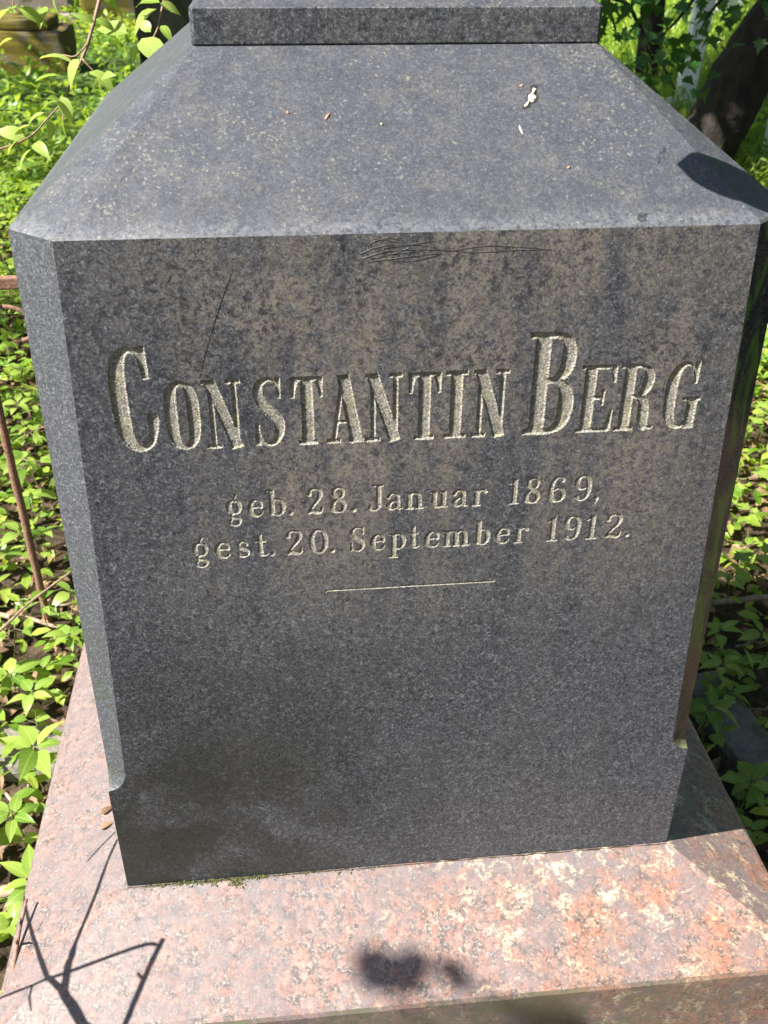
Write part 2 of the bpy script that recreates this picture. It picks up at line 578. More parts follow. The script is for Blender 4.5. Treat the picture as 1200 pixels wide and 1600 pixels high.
def cham(z):
    """front width and side depth of the corner chamfer at height z"""
    if z <= ZS0:
        return 0.0, 0.0
    t = min(1.0, (z - ZS0) / (ZS1 - ZS0))
    k = math.sqrt(max(0.0, 1 - (1 - t) ** 2))
    u = (z - 0.168) / (HT - 0.168)
    return (0.0194 + 0.0191 * u) * k, (0.0131 + 0.0186 * u) * k


# ---- letterforms: every glyph is a set of chisel strokes in units of the cap height
TK, TN = 0.078, 0.030


def S(x0, y0, x1, y1, h0, h1=None):
    return ('S', x0, y0, x1, y1, h0, h0 if h1 is None else h1)


def Pl(*pts):
    """smooth round stroke through (x, y, halfwidth)"""
    P = [Vector(p) for p in pts]
    q = smooth_path(P, 6)
    return ('P', [(v.x, v.y, v.z) for v in q])


def bar(xa, xb, y, h=TN):
    return S(xa, y, xb, y, h)


def stem(x, h=TK, s=0.145, top=True, bot=True, y0=0.0, y1=1.0, hs=TN):
    o = [S(x, y0 + hs * 0.4, x, y1 - hs * 0.4, h)]
    if top: o.append(bar(x - s, x + s, y1 - hs, hs))
    if bot: o.append(bar(x - s, x + s, y0 + hs, hs))
    return o


GL = {}
GL['C'] = (0.44, [Pl((0.355, 0.80, .018), (0.33, 0.90, .022), (0.25, 0.968, .028), (0.16, 0.93, .045), (0.10, 0.80, .064), (0.085, 0.50, .069), (0.10, 0.20, .064), (0.16, 0.07, .045), (0.26, 0.030, .032), (0.35, 0.09, .032), (0.385, 0.20, .040), (0.395, 0.32, .048)),
                 S(0.375, 0.70, 0.345, 0.985, .026, .044)])
GL['O'] = (0.44, [Pl((0.22, 0.97, .028), (0.12, 0.90, .055), (0.078, 0.72, .075), (0.075, 0.50, .078), (0.078, 0.28, .075), (0.12, 0.10, .055), (0.22, 0.03, .028), (0.32, 0.10, .055), (0.362, 0.28, .075), (0.365, 0.50, .078), (0.362, 0.72, .075), (0.32, 0.90, .055), (0.22, 0.97, .028))])
GL['N'] = (0.50, [S(0.10, 0.0, 0.10, 0.98, .032), bar(0.0, 0.20, .03), bar(0.0, 0.17, .97), S(0.09, 0.99, 0.41, 0.0, .078), S(0.415, 0.0, 0.415, 1.0, .032), bar(0.32, 0.50, .97)])
GL['S'] = (0.42, [Pl((0.345, 0.82, .016), (0.30, 0.93, .024), (0.21, 0.972, .028), (0.10, 0.90, .048), (0.075, 0.76, .062), (0.14, 0.62, .072), (0.24, 0.50, .078), (0.33, 0.36, .074), (0.34, 0.20, .062), (0.27, 0.06, .044), (0.19, 0.030, .028), (0.10, 0.07, .028), (0.055, 0.16, .030)),
                 S(0.355, 0.70, 0.345, 0.99, .020, .034), S(0.05, 0.02, 0.045, 0.34, .040, .026)])
GL['T'] = (0.50, [S(0.25, 0.0, 0.25, 0.97, .078), bar(0.10, 0.40, .03), bar(0.0, 0.50, .965), S(0.045, 0.98, 0.03, 0.70, .044, .020), S(0.455, 0.98, 0.47, 0.70, .044, .020), S(0.08, 0.94, 0.03, 0.80, .03), S(0.42, 0.94, 0.47, 0.80, .03)])
GL['A'] = (0.52, [S(0.09, 0.0, 0.245, 0.99, .030), S(0.24, 1.0, 0.43, 0.0, .080), bar(0.14, 0.36, .32, .024), bar(0.0, 0.19, .03), bar(0.31, 0.52, .03), bar(0.16, 0.27, .985, .018)])
GL['I'] = (0.29, stem(0.145))
GL['B'] = (0.46, stem(0.13, .068, .12) + [Pl((0.13, 0.972, .026), (0.27, 0.965, .028), (0.355, 0.90, .050), (0.375, 0.76, .064), (0.345, 0.62, .056), (0.26, 0.545, .028), (0.13, 0.53, .024)),
                                     Pl((0.13, 0.535, .024), (0.28, 0.53, .030), (0.365, 0.45, .056), (0.39, 0.29, .070), (0.36, 0.12, .058), (0.27, 0.035, .030), (0.13, 0.028, .026))])
GL['E'] = (0.50, stem(0.13, .078, .13) + [bar(0.13, 0.47, .97), bar(0.13, 0.47, .03), bar(0.13, 0.33, .52, .026), S(0.455, 0.98, 0.47, 0.74, .042, .020), S(0.445, 0.02, 0.48, 0.34, .050, .020), S(0.33, 0.40, 0.335, 0.64, .020, .026), S(0.42, 0.94, 0.47, 0.82, .03)])
GL['R'] = (0.54, stem(0.13, .078, .13) + [Pl((0.13, 0.972, .026), (0.28, 0.965, .028), (0.38, 0.89, .052), (0.40, 0.75, .076), (0.36, 0.60, .056), (0.28, 0.53, .028), (0.13, 0.52, .024)),
                                     Pl((0.25, 0.52, .022), (0.34, 0.47, .050), (0.38, 0.34, .074), (0.39, 0.16, .074), (0.42, 0.04, .05)), bar(0.38, 0.54, .032, .026)])
GL['G'] = (0.47, [Pl((0.355, 0.80, .018), (0.33, 0.90, .024), (0.25, 0.972, .028), (0.15, 0.92, .05), (0.09, 0.76, .074), (0.08, 0.50, .080), (0.095, 0.22, .074), (0.16, 0.07, .05), (0.25, 0.030, .030), (0.33, 0.09, .036)),
                 S(0.375, 0.68, 0.365, 0.99, .020, .036), S(0.375, 0.0, 0.375, 0.46, .070), bar(0.25, 0.47, .45, .028)])
# small line: cap height 1, x-height .66
XH = 0.66
k, t = 0.078, 0.030
GL['g'] = (0.56, [Pl((0.26, 0.66, t), (0.13, 0.60, .055), (0.09, 0.42, k), (0.13, 0.24, .055), (0.26, 0.17, t), (0.39, 0.24, .055), (0.43, 0.42, k), (0.39, 0.60, .055), (0.26, 0.66, t)),
                 Pl((0.26, 0.66, .026), (0.30, 0.78, .022), (0.34, 0.86, .034)), Pl((0.24, 0.16, .026), (0.14, 0.09, .030), (0.18, 0.02, .040), (0.34, -0.02, .055), (0.42, -0.12, .060), (0.36, -0.26, .040), (0.22, -0.30, .028), (0.10, -0.22, .034), (0.14, -0.08, .024), (0.22, 0.0, .024))])
GL['e'] = (0.48, [Pl((0.10, 0.34, .028), (0.40, 0.40, .026)), Pl((0.40, 0.38, .055), (0.39, 0.54, .055), (0.27, 0.64, t), (0.14, 0.56, .055), (0.08, 0.34, k), (0.13, 0.12, .055), (0.26, 0.03, .036), (0.38, 0.08, .028), (0.44, 0.18, .020))])
GL['b'] = (0.56, [S(0.14, 0.04, 0.14, 1.0, k), S(0.02, 0.98, 0.14, 0.98, .026), Pl((0.16, 0.56, .022), (0.28, 0.64, .030), (0.42, 0.55, .060), (0.47, 0.34, k), (0.42, 0.12, .058), (0.28, 0.03, .030), (0.15, 0.10, .022))])
GL['.'] = (0.17, [Pl((0.085, 0.085, .075), (0.086, 0.075, .075))])
GL[','] = (0.18, [Pl((0.09, 0.085, .075), (0.12, 0.04, .06), (0.09, -0.10, .02))])
GL['2'] = (0.60, [Pl((0.10, 0.76, .070), (0.13, 0.90, .040), (0.28, 0.97, t), (0.44, 0.90, .060), (0.47, 0.74, k), (0.40, 0.56, .062), (0.24, 0.34, .038), (0.10, 0.12, .032)),
                 Pl((0.09, 0.07, .060), (0.20, 0.11, .068), (0.36, 0.055, .064), (0.48, 0.08, .05), (0.53, 0.26, .022))])
GL['8'] = (0.62, [Pl((0.31, 0.97, t), (0.17, 0.91, .055), (0.15, 0.76, .062), (0.22, 0.62, .060), (0.34, 0.52, .060), (0.47, 0.38, .062), (0.49, 0.22, .068), (0.42, 0.07, .05), (0.30, 0.03, t), (0.14, 0.09, .06), (0.10, 0.24, .070), (0.16, 0.42, .050), (0.30, 0.54, .034), (0.42, 0.64, .040), (0.46, 0.78, .056), (0.42, 0.92, .045), (0.31, 0.97, t))])
GL['J'] = (0.46, [S(0.32, 0.16, 0.32, 0.98, k), bar(0.16, 0.46, .97), Pl((0.32, 0.18, .07), (0.28, 0.07, .045), (0.18, 0.03, .030), (0.08, 0.07, .045), (0.06, 0.16, .05))])
GL['a'] = (0.52, [Pl((0.08, 0.50, .055), (0.14, 0.61, .036), (0.24, 0.64, .030), (0.35, 0.57, .060), (0.36, 0.44, .070)), S(0.36, 0.10, 0.36, 0.50, .070), Pl((0.36, 0.38, .026), (0.20, 0.33, .036), (0.08, 0.20, .066), (0.12, 0.07, .045), (0.22, 0.04, .030), (0.34, 0.12, .024)), Pl((0.37, 0.12, .06), (0.42, 0.04, .034), (0.50, 0.06, .02))])
GL['n'] = (0.66, [S(0.15, 0, 0.15, .64, k), bar(0.02, 0.28, .03, .028), bar(0.03, 0.15, .62, .026), Pl((0.17, 0.50, .022), (0.30, 0.63, .032), (0.44, 0.57, .060), (0.48, 0.42, k)), S(0.48, 0, 0.48, .46, k), bar(0.36, 0.62, .03, .028)])
GL['u'] = (0.60, [S(0.14, 0.18, 0.14, .64, k), bar(0.02, 0.14, .62, .026), Pl((0.14, 0.20, k), (0.19, 0.07, .05), (0.29, 0.03, t), (0.42, 0.12, .024)), S(0.45, 0.03, 0.45, .64, k), bar(0.34, 0.45, .62, .026), bar(0.45, 0.58, .03, .026)])
GL['r'] = (0.54, [S(0.16, 0, 0.16, .64, k), bar(0.03, 0.29, .03, .028), bar(0.04, 0.16, .62, .026), Pl((0.18, 0.42, .022), (0.27, 0.58, .028), (0.38, 0.62, .040), (0.44, 0.54, .056))])
GL['1'] = (0.36, [S(0.20, 0, 0.20, 0.98, k), bar(0.04, 0.34, .03, .03), Pl((0.20, 0.95, .035), (0.10, 0.84, .026), (0.03, 0.80, .02))])
GL['6'] = (0.60, [Pl((0.46, 0.84, .062), (0.40, 0.95, .034), (0.29, 0.965, .030), (0.15, 0.84, .060), (0.09, 0.55, k), (0.10, 0.25, k), (0.18, 0.07, .050), (0.31, 0.03, .030), (0.44, 0.10, .056), (0.49, 0.28, k), (0.44, 0.46, .052), (0.32, 0.54, .028), (0.18, 0.47, .024), (0.13, 0.36, .02))])
GL['9'] = (0.60, [Pl((0.12, 0.16, .062), (0.18, 0.05, .034), (0.29, 0.035, .030), (0.43, 0.16, .060), (0.49, 0.45, k), (0.48, 0.75, k), (0.40, 0.93, .050), (0.28, 0.97, .030), (0.14, 0.90, .056), (0.09, 0.72, k), (0.14, 0.54, .052), (0.26, 0.46, .028), (0.40, 0.53, .024), (0.45, 0.64, .02))])
GL['0'] = (0.60, [Pl((0.30, 0.97, t), (0.16, 0.88, .055), (0.09, 0.68, k), (0.085, 0.50, k), (0.09, 0.32, k), (0.16, 0.12, .055), (0.30, 0.03, t), (0.44, 0.12, .055), (0.51, 0.32, k), (0.515, 0.50, k), (0.51, 0.68, k), (0.44, 0.88, .055), (0.30, 0.97, t))])
GL['s'] = (0.42, [Pl((0.34, 0.50, .030), (0.30, 0.60, .026), (0.20, 0.64, .030), (0.09, 0.56, .046), (0.10, 0.43, .056), (0.24, 0.34, .064), (0.34, 0.22, .056), (0.32, 0.09, .042), (0.20, 0.03, .030), (0.10, 0.07, .030), (0.06, 0.17, .036))])
GL['t'] = (0.44, [S(0.19, 0.14, 0.19, 0.90, k, .055), bar(0.04, 0.38, .62, .028), Pl((0.19, 0.18, .07), (0.23, 0.06, .045), (0.32, 0.04, .028), (0.42, 0.10, .018))])
GL['p'] = (0.58, [S(0.16, -0.34, 0.16, .64, k), bar(0.02, 0.30, -.32, .028), bar(0.03, 0.16, .62, .026), Pl((0.18, 0.54, .022), (0.30, 0.64, .030), (0.43, 0.55, .060), (0.48, 0.34, k), (0.43, 0.12, .058), (0.30, 0.03, .030), (0.17, 0.12, .022))])
GL['m'] = (0.98, [S(0.15, 0, 0.15, .64, k), bar(0.02, 0.28, .03, .028), bar(0.03, 0.15, .62, .026), Pl((0.17, 0.50, .022), (0.30, 0.63, .032), (0.43, 0.57, .060), (0.47, 0.42, k)), S(0.47, 0, 0.47, .46, k), bar(0.36, 0.59, .03, .028),
                 Pl((0.49, 0.50, .022), (0.62, 0.63, .032), (0.75, 0.57, .060), (0.79, 0.42, k)), S(0.79, 0, 0.79, .46, k), bar(0.68, 0.94, .03, .028)])
GL['s_cap'] = GL['S']

NAME = [('C', -0.2372, -0.2035, 0.0895), ('O', -0.1971, -0.1708, 0.0600), ('N', -0.1668, -0.1376, 0.0595), ('S', -0.1288, -0.1041, 0.0600), ('T', -0.0985, -0.0735, 0.0595),
        ('A', -0.0709, -0.0415, 0.0595), ('N', -0.0393, -0.0106, 0.0595), ('T', -0.0050, 0.0209, 0.0595), ('I', 0.0250, 0.0422, 0.0595), ('N', 0.0475, 0.0755, 0.0595),
        ('B', 0.0896, 0.1305, 0.0895), ('E', 0.1352, 0.1645, 0.0600), ('R', 0.1676, 0.2001, 0.0600), ('G', 0.2066, 0.2378, 0.0600)]
L1 = [('g', -0.1569, -0.1430), ('e', -0.1393, -0.1259), ('b', -0.1228, -0.1072), ('.', -0.1055, -0.1013), ('2', -0.0897, -0.0751), ('8', -0.0705, -0.0551), ('.', -0.0523, -0.0480), ('J', -0.0380, -0.0250), ('a', -0.0226, -0.0082),
      ('n', -0.0065, 0.0104), ('u', 0.0151, 0.0305), ('a', 0.0340, 0.0480), ('r', 0.0512, 0.0654), ('1', 0.0825, 0.0926), ('8', 0.0961, 0.1121), ('6', 0.1179, 0.1340), ('9', 0.1402, 0.1562), (',', 0.1583, 0.1632)]
L2 = [('g', -0.1890, -0.1743), ('e', -0.1702, -0.1565), ('s', -0.1515, -0.1401), ('t', -0.1361, -0.1247), ('.', -0.1231, -0.1190), ('2', -0.1095, -0.0938), ('0', -0.0891, -0.0729), ('.', -0.0714, -0.0670), ('S', -0.0541, -0.0404),
      ('e', -0.0363, -0.0227), ('p', -0.0200, -0.0045), ('t', -0.0029, 0.0069), ('e', 0.0110, 0.0249), ('m', 0.0276, 0.0520), ('b', 0.0556, 0.0698), ('e', 0.0741, 0.0873), ('r', 0.0908, 0.1049), ('1', 0.1194, 0.1304),
      ('9', 0.1353, 0.1512), ('1', 0.1548, 0.1662), ('2', 0.1727, 0.1894), ('.', 0.1920, 0.1963)]


def die_block():
    step = 0.00052
    def dense(a, b):
        return list(np.arange(a, b, step))
    zs = [0, 0.05, 0.10] + list(np.linspace(ZS0, ZS1, 11)) + [0.22, 0.28, 0.33, 0.36] + dense(0.3755, 0.3845) + [0.392] + dense(0.4085, 0.4905) + [0.505] + dense(0.5245, 0.6215) + [0.64, 0.67, HT]
    xs = [-1.0] + dense(-0.243, 0.243) + [1.0]
    zs = np.array(zs); xs = np.array(xs)
    X = np.tile(xs, (len(zs), 1)); Z = np.tile(zs[:, None], (1, len(xs)))
    for j, z in enumerate(zs):
        c, _ = cham(z)
        adj = 0.0012 * z / HT
        X[j, 0] = -halfw(z) + c - adj
        X[j, -1] = halfw(z) - c + adj * 0.2
    D = np.zeros_like(X)
    ID = -np.ones(X.shape, int)
    glyphs = [(g, a, b, 0.5278, h, 'name') for g, a, b, h in NAME] + [(g, a, b, 0.4610, 0.0253, 'd') for g, a, b in L1] + [(g, a, b, 0.4203, 0.0252, 'd') for g, a, b in L2]
    glyphs.append(('line', -0.0758, 0.0762, 0.3797, 0.01, 'l'))
    nz = np.vectorize(lambda a, b: mnoise.noise(Vector((a * 900, b * 900, 0.0))) + 0.5 * mnoise.noise(Vector((a * 2100, b * 2100, 5.0))))
    for gi, (g, xa, xb, z0, h, cls) in enumerate(glyphs):
        if g == 'line':
            strokes = [('S', 0.0, 0.0, 15.2, 0.0, .10, .10), ('S', 0.0, 0.0, -0.1, -0.38, .12, .02), ('S', 15.2, 0.0, 15.35, 0.42, .12, .02)]
            sx = 1.0
        else:
            wd, strokes = GL[g]
            sx = ((xb - xa) / h) / wd
        j0, j1 = np.searchsorted(zs, z0 - 0.36 * h), np.searchsorted(zs, z0 + 1.08 * h)
        if g == 'line':
            j0, j1 = np.searchsorted(zs, 0.3755), np.searchsorted(zs, 0.3845)
        i0, i1 = np.searchsorted(xs[1:-1], xa - 0.06 * h) + 1, np.searchsorted(xs[1:-1], xb + 0.06 * h) + 1
        i1 = min(i1, len(xs) - 1)
        sub = (slice(j0, j1), slice(i0, i1))
        U = (X[sub] - xa) / h; Vv = (Z[sub] - z0) / h
        best = np.full(U.shape, -1.0)
        fat = 0.001 if cls == 'name' else (0.012 if cls == 'd' else 0.0)
        for s in strokes:
            segs = []
            if s[0] == 'S':
                _, x0, y0, x1, y1, h0, h1 = s
                segs.append((x0, y0, h0, x1, y1, h1, True))
            else:
                for p, q in zip(s[1][:-1], s[1][1:]):
                    segs.append((*p, *q, False))
            for x0, y0, h0, x1, y1, h1, butt in segs:
                x0 *= sx; x1 *= sx
                dx, dy = x1 - x0, y1 - y0
                L = math.hypot(dx, dy) + 1e-9
                tt = ((U - x0) * dx + (Vv - y0) * dy) / L
                pp = np.abs(-(U - x0) * dy + (Vv - y0) * dx) / L
                tc = np.clip(tt / L, 0, 1)
                hh = h0 + (h1 - h0) * tc
                if butt:
                    v = np.minimum(hh - pp, np.minimum(tt, L - tt) + 0.004)
                else:
                    dd = np.hypot(U - (x0 + dx * tc), Vv - (y0 + dy * tc))
                    v = hh - dd
                best = np.maximum(best, v)
        rough = nz(X[sub], Z[sub])
        best = best + fat + rough * (0.010 if cls == 'name' else 0.016)
        slope = 2.0 if cls == 'name' else 1.7
        cap = {0.0895: 0.00145, 0.0600: 0.0013, 0.0595: 0.0013}.get(h, 0.0007)
        raw = np.where(best > 0, best * h * slope, 0)
        dep = np.where(raw > cap, cap + (raw - cap) * 0.05, raw)
        dep = np.where(dep > 0, dep + np.abs(rough) * (0.00022 if cls == 'name' else 0.00010), 0)
        upd = dep > D[sub]
        D[sub] = np.where(upd, dep, D[sub])
        I = ID[sub]; I[upd] = gi; ID[sub] = I
    Y = 0.0135 * Z / HT + D
    nzr, nx = X.shape
    idx = np.arange(nzr * nx).reshape(nzr, nx)
    quads = np.stack([idx[:-1, :-1], idx[:-1, 1:], idx[1:, 1:], idx[1:, :-1]], -1).reshape(-1, 4)
    qid = ID.reshape(-1)[quads].max(1)
    co = np.stack([X, Y, Z], -1).reshape(-1, 3)

    def make(name, sel, mats, parent):
        q = quads[sel]
        used, inv = np.unique(q, return_inverse=True)
        q = inv.reshape(q.shape)
        me = bpy.data.meshes.new(name)
        me.vertices.add(len(used)); me.vertices.foreach_set('co', co[used].astype(np.float32).ravel())
        me.loops.add(q.size); me.loops.foreach_set('vertex_index', q.astype(np.int32).ravel())
        me.polygons.add(len(q)); me.polygons.foreach_set('loop_start', np.arange(0, q.size, 4, dtype=np.int32))
        me.polygons.foreach_set('loop_total', np.full(len(q), 4, dtype=np.int32))
        for mm in mats: me.materials.append(mm)
        me.update(); me.validate()
        return mlink(name, me, parent)

    # the body: one mesh with the front grid, the chamfers, the other sides and the hipped top
    bm = bmesh.new()
    q = quads[qid < 0]
    used, inv = np.unique(q, return_inverse=True)
    q = inv.reshape(q.shape)
    me = bpy.data.meshes.new('die')
    me.vertices.add(len(used)); me.vertices.foreach_set('co', co[used].astype(np.float32).ravel())
    me.loops.add(q.size); me.loops.foreach_set('vertex_index', q.astype(np.int32).ravel())
    me.polygons.add(len(q)); me.polygons.foreach_set('loop_start', np.arange(0, q.size, 4, dtype=np.int32))
    me.polygons.foreach_set('loop_total', np.full(len(q), 4, dtype=np.int32))
    me.update()
    bm.from_mesh(me)
    z2 = [0, 0.05, 0.10] + list(np.linspace(ZS0, ZS1, 11)) + [0.22, 0.28, 0.36, 0.45, 0.55, 0.64, HT]

    def strip(fa, fb, mi):
        prev = None
        for z in z2:
            a = bm.verts.new(fa(z)); b = bm.verts.new(fb(z))
            if prev and ((prev[0].co - prev[1].co).length > 1e-6 or (a.co - b.co).length > 1e-6):
                f = bm.faces.new((prev[0], prev[1], b, a)); f.material_index = mi
            prev = (a, b)
    def fl(z):
        return Vector((-halfw(z) + cham(z)[0] - 0.0012 * z / HT, yf(z), z))
    def sl_(z):
        return Vector((-halfw(z), yf(z) + cham(z)[1], z))
    def fr(z):
        return Vector((halfw(z) - cham(z)[0] + 0.00024 * z / HT, yf(z), z))
    def sr(z):
        return Vector((halfw(z), yf(z) + cham(z)[1], z))
    def bl(z):
        return Vector((-halfw(z), DEPTH - yf(z) - cham(z)[1], z))
    def bl2(z):
        return Vector((-halfw(z) + cham(z)[0], DEPTH - yf(z), z))
    def br(z):
        return Vector((halfw(z), DEPTH - yf(z) - cham(z)[1], z))
    def br2(z):
        return Vector((halfw(z) - cham(z)[0], DEPTH - yf(z), z))
    strip(sl_, fl, 2); strip(bl, sl_, 2); strip(bl2, bl, 2)
    strip(fr, sr, 3); strip(sr, br, 3); strip(br, br2, 3); strip(br2, bl2, 3)
    # top: tiny rounded arris then the four slopes with hip facets, up to the plinth
    e = 0.0022
    p = 0.161; q0 = 0.149; q1 = DEPTH - 0.149; zt = 0.8035
    ring0 = [fl(HT), fr(HT), sr(HT), br(HT), br2(HT), bl2(HT), bl(HT), sl_(HT)]
    def inset(v, kx, ky, kz):
        cxn = -1 if v.x > 0 else 1
        cyn = 1 if v.y < DEPTH / 2 else -1
        return Vector((v.x + cxn * kx, v.y + cyn * ky, v.z + kz))
    sideish = [0, 0, 1, 1, 0, 0, 1, 1]
    ring1 = [inset(v, e if s_ else 0.0005, 0.0005 if s_ else e, e * 1.1) for v, s_ in zip(ring0, sideish)]
    f_ = 0.0030
    ring2 = [Vector((-p + f_, q0, zt)), Vector((p - f_, q0, zt)), Vector((p, q0 + f_, zt)), Vector((p, q1 - f_, zt)), Vector((p - f_, q1, zt)), Vector((-p + f_, q1, zt)), Vector((-p, q1 - f_, zt)), Vector((-p, q0 + f_, zt))]
    rings = [[bm.verts.new(v) for v in r_] for r_ in (ring0, ring1, ring2)]
    for a, b in ((0, 1), (1, 2)):
        for i in range(8):
            j = (i + 1) % 8
            f = bm.faces.new((rings[a][i], rings[a][j], rings[b][j], rings[b][i]))
            f.material_index = 1
            if a == 0: f.material_index = 1
    bm.faces.new(rings[2]).material_index = 1
    bm.to_mesh(me); bm.free()
    for mm in (M['face'], M['slope'], M['hewn'], M['mossy']): me.materials.append(mm)  # 'mossy' is the right chamfer with foliage reflections painted in
    me.update()
    die = mlink('die', me)
    tag(die, 'dark speckled granite block carved with the name and dates')
    for gi, gl in enumerate(glyphs):
        sel = qid == gi
        if not sel.any():
            continue
        o = make('engraved_line' if gl[0] == 'line' else 'engraved_letter', sel, [M['cut']], die)
        if gl[0] != 'line':
            nm = {'.': 'a full stop', ',': 'a comma'}.get(gl[0], 'the ' + ('digit ' if gl[0].isdigit() else 'letter ') + gl[0])
            o['label'] = 'carved pale recess of ' + nm
    return die


die = die_block()


def plinth_and_shaft():
    def ringbox(p, q0, q1, z, f):
        return [Vector((-p + f, q0, z)), Vector((p - f, q0, z)), Vector((p, q0 + f, z)), Vector((p, q1 - f, z)), Vector((p - f, q1, z)), Vector((-p + f, q1, z)), Vector((-p, q1 - f, z)), Vector((-p, q0 + f, z))]

    def build(name, spec, mats, idx):
        V, Fc, fm = [], [], []
        for (p, ins, z, f) in spec:
            V += ringbox(p, 0.149 + ins, DEPTH - 0.149 - ins, z, f)
        for r_ in range(len(spec) - 1):
            for i in range(8):
                j = (i + 1) % 8
                Fc.append((r_ * 8 + i, r_ * 8 + j, (r_ + 1) * 8 + j, (r_ + 1) * 8 + i)); fm.append(idx[r_])
        Fc.append(tuple(range(8))[::-1]); fm.append(0)
        n = (len(spec) - 1) * 8
        Fc.append(tuple(n + i for i in range(8))); fm.append(0)
        return mlink(name, mesh_from(name, V, Fc, mats, False, fm))
    build('plinth', [(0.1600, 0.001, 0.8040, .003), (0.161, 0.0, 0.8052, .003), (0.161, 0.0, 0.8295, .003), (0.1602, 0.0008, 0.8303, .003), (0.150, 0.011, 0.8385, .003), (0.149, 0.012, 0.839, .003), (0.149, 0.012, 0.86, .003)],
          [M['face'], M['slope']], [0, 0, 0, 1, 1, 1])
    build('shaft', [(0.132, 0.03, 0.8602, .010), (0.120, 0.04, 1.55, .010), (0.03, 0.13, 1.68, .004)], [M['face'], M['slope']], [0, 1])


plinth_and_shaft()

G, E_ = 0.1276, 0.0554


def base_slab():
    D = DEPTH
    w = 0.3
    r0 = [(-w - 0.004, -0.004), (w + 0.004, -0.004), (w + 0.004, D + 0.004), (-w - 0.004, D + 0.004)]
    V = []
    lev = [(-0.03, -0.0012), (0.004, -0.0015), (G - 0.004, -E_ + 0.0015), (G, -E_ - 0.0012), (G + 0.0022, -E_ - 0.006), (G + 0.004, -0.26), (G + 0.06, -0.262), (G + 0.065, GZ - 0.2)]
    # subdivide each level's loop so the arris can be a little uneven
    N = 40
    rr = random.Random(5)
    for li, (o, z) in enumerate(lev):
        for s in range(4):
            cs = [(-w - o, -o), (w + o, -o), (w + o, D + o), (-w - o, D + o)]
            a = Vector(cs[s]); b = Vector(cs[(s + 1) % 4])
            for i in range(N):
                p = a.lerp(b, i / N)
                zz = z
                if li in (3, 4) and i:
                    ch = max(0, mnoise.noise(Vector((p.x * 40, p.y * 40, 1)))) * 0.0022
                    zz -= ch
                V.append((p.x, p.y, zz))
    n = 4 * N
    Fc, fm = [], []
    for li in range(len(lev) - 1):
        for i in range(n):
            j = (i + 1) % n
            Fc.append((li * n + i, li * n + j, (li + 1) * n + j, (li + 1) * n + i)[::-1])
            fm.append(0 if li < 3 else 1)
    Fc.append(tuple(range(n))); fm.append(0)
    o = mlink('base_slab', mesh_from('base_slab', V, Fc, [M['pink'], M['pinkfront']], False, fm))
    tag(o, 'pink and grey mottled granite base with sloping top')


base_slab()

# joint: grit line and moss tufts along the foot of the die
def joint():
    rr = random.Random(3)
    pts = [Vector((x, -0.0012 + rr.uniform(-.0006, .0006), -0.0022)) for x in np.linspace(-0.300, 0.300, 90)]
    V, Fc = tube_data(pts, [0.0013 + rr.uniform(-.0004, .0005) for _ in pts], 5, 0.2, rr)
    mlink('mortar_joint', mesh_from('mortar_joint', V, Fc, M['mortar']))
    parts = []
    for _ in range(900):
        x = rr.gauss(-0.205, 0.042) if rr.random() < 0.75 else rr.uniform(-0.29, -0.02)
        if rr.random() < 0.3: x = rr.gauss(-0.183, 0.006)
        if x < -0.297 or x > 0.05: continue
        s = rr.uniform(0.0008, 0.0026)
        d = abs(rr.gauss(0, 0.0025)) + 0.0006
        if abs(x + 0.183) < 0.01: d += rr.uniform(0, 0.006)
        c = Vector((x, -d, -0.0012 - d * E_ / G + s * 0.2))
        q = [c + Vector((rr.uniform(-1, 1), rr.uniform(-1, 1), rr.uniform(-.5, 1))) * s for _ in range(4)]
        parts.append((q, [(0, 1, 2), (0, 2, 3), (0, 3, 1), (1, 3, 2)]))
    V, Fc = join(parts)
    o = mlink('joint_moss', mesh_from('joint_moss', V, Fc, M['jointmoss']))
    o['kind'] = 'stuff'


joint()

# scratches on the top of the inscription face (shallow dark scoring, a thin film of scuffed stone)
def scratches():
    rr = random.Random(8)
    fn = Vector((0, -HT, 0.0135)).normalized()
    paths = [
        [(562, 397), (600, 384), (660, 383), (700, 391), (760, 384), (820, 386), (862, 390)],
        [(566, 404), (610, 392), (680, 390), (740, 394), (800, 391), (858, 389)],
        [(570, 378), (575, 398), (590, 402), (640, 386), (615, 372), (580, 380), (600, 396), (660, 392)],
        [(575, 410), (630, 402), (690, 396), (640, 408), (600, 405)],
        [(585, 373), (630, 380), (600, 388), (680, 376)],
        [(362, 426), (350, 458), (336, 500), (322, 548), (312, 590)],
    ]
    for p in paths:
        pts = [on_plane(a, b, (0, 0, 0), fn) + fn * 0.00005 for a, b in p]
        pts = smooth_path(pts, 8)
        parts = []
        V, Fc = [], []
        for i, q in enumerate(pts):
            d = (pts[min(i + 1, len(pts) - 1)] - pts[max(i - 1, 0)]).normalized()
            s = d.cross(fn).normalized()
            wd = 0.00022 * (0.3 + 0.9 * abs(math.sin(i * 0.21 + rr.random()))) * (0.4 if i in (0, len(pts) - 1) else 1) * (0.15 if mnoise.noise(q * 90) > 0.12 else 1) * (0.7 if p[0][0] == 362 else 1)
            V += [q + s * wd, q + fn * 0.00025, q - s * wd]
        for i in range(len(pts) - 1):
            a = i * 3
            Fc += [(a, a + 1, a + 4, a + 3), (a + 1, a + 2, a + 5, a + 4)]
        o = link('scratch', mesh_from('scratch', V, Fc, M['scratch']), die)


scratches()

# ------------------------------------------------------------------ small things lying on the stone
SLN = Vector((0, -(0.8035 - HT - 0.00242), (0.149 - 0.0157))).normalized()
SLP = Vector((0, 0.0157, HT + 0.00242))


def slope_pt(px, py, off=0.0):
    return on_plane(px, py, SLP + SLN * 0.0, SLN) + SLN * off


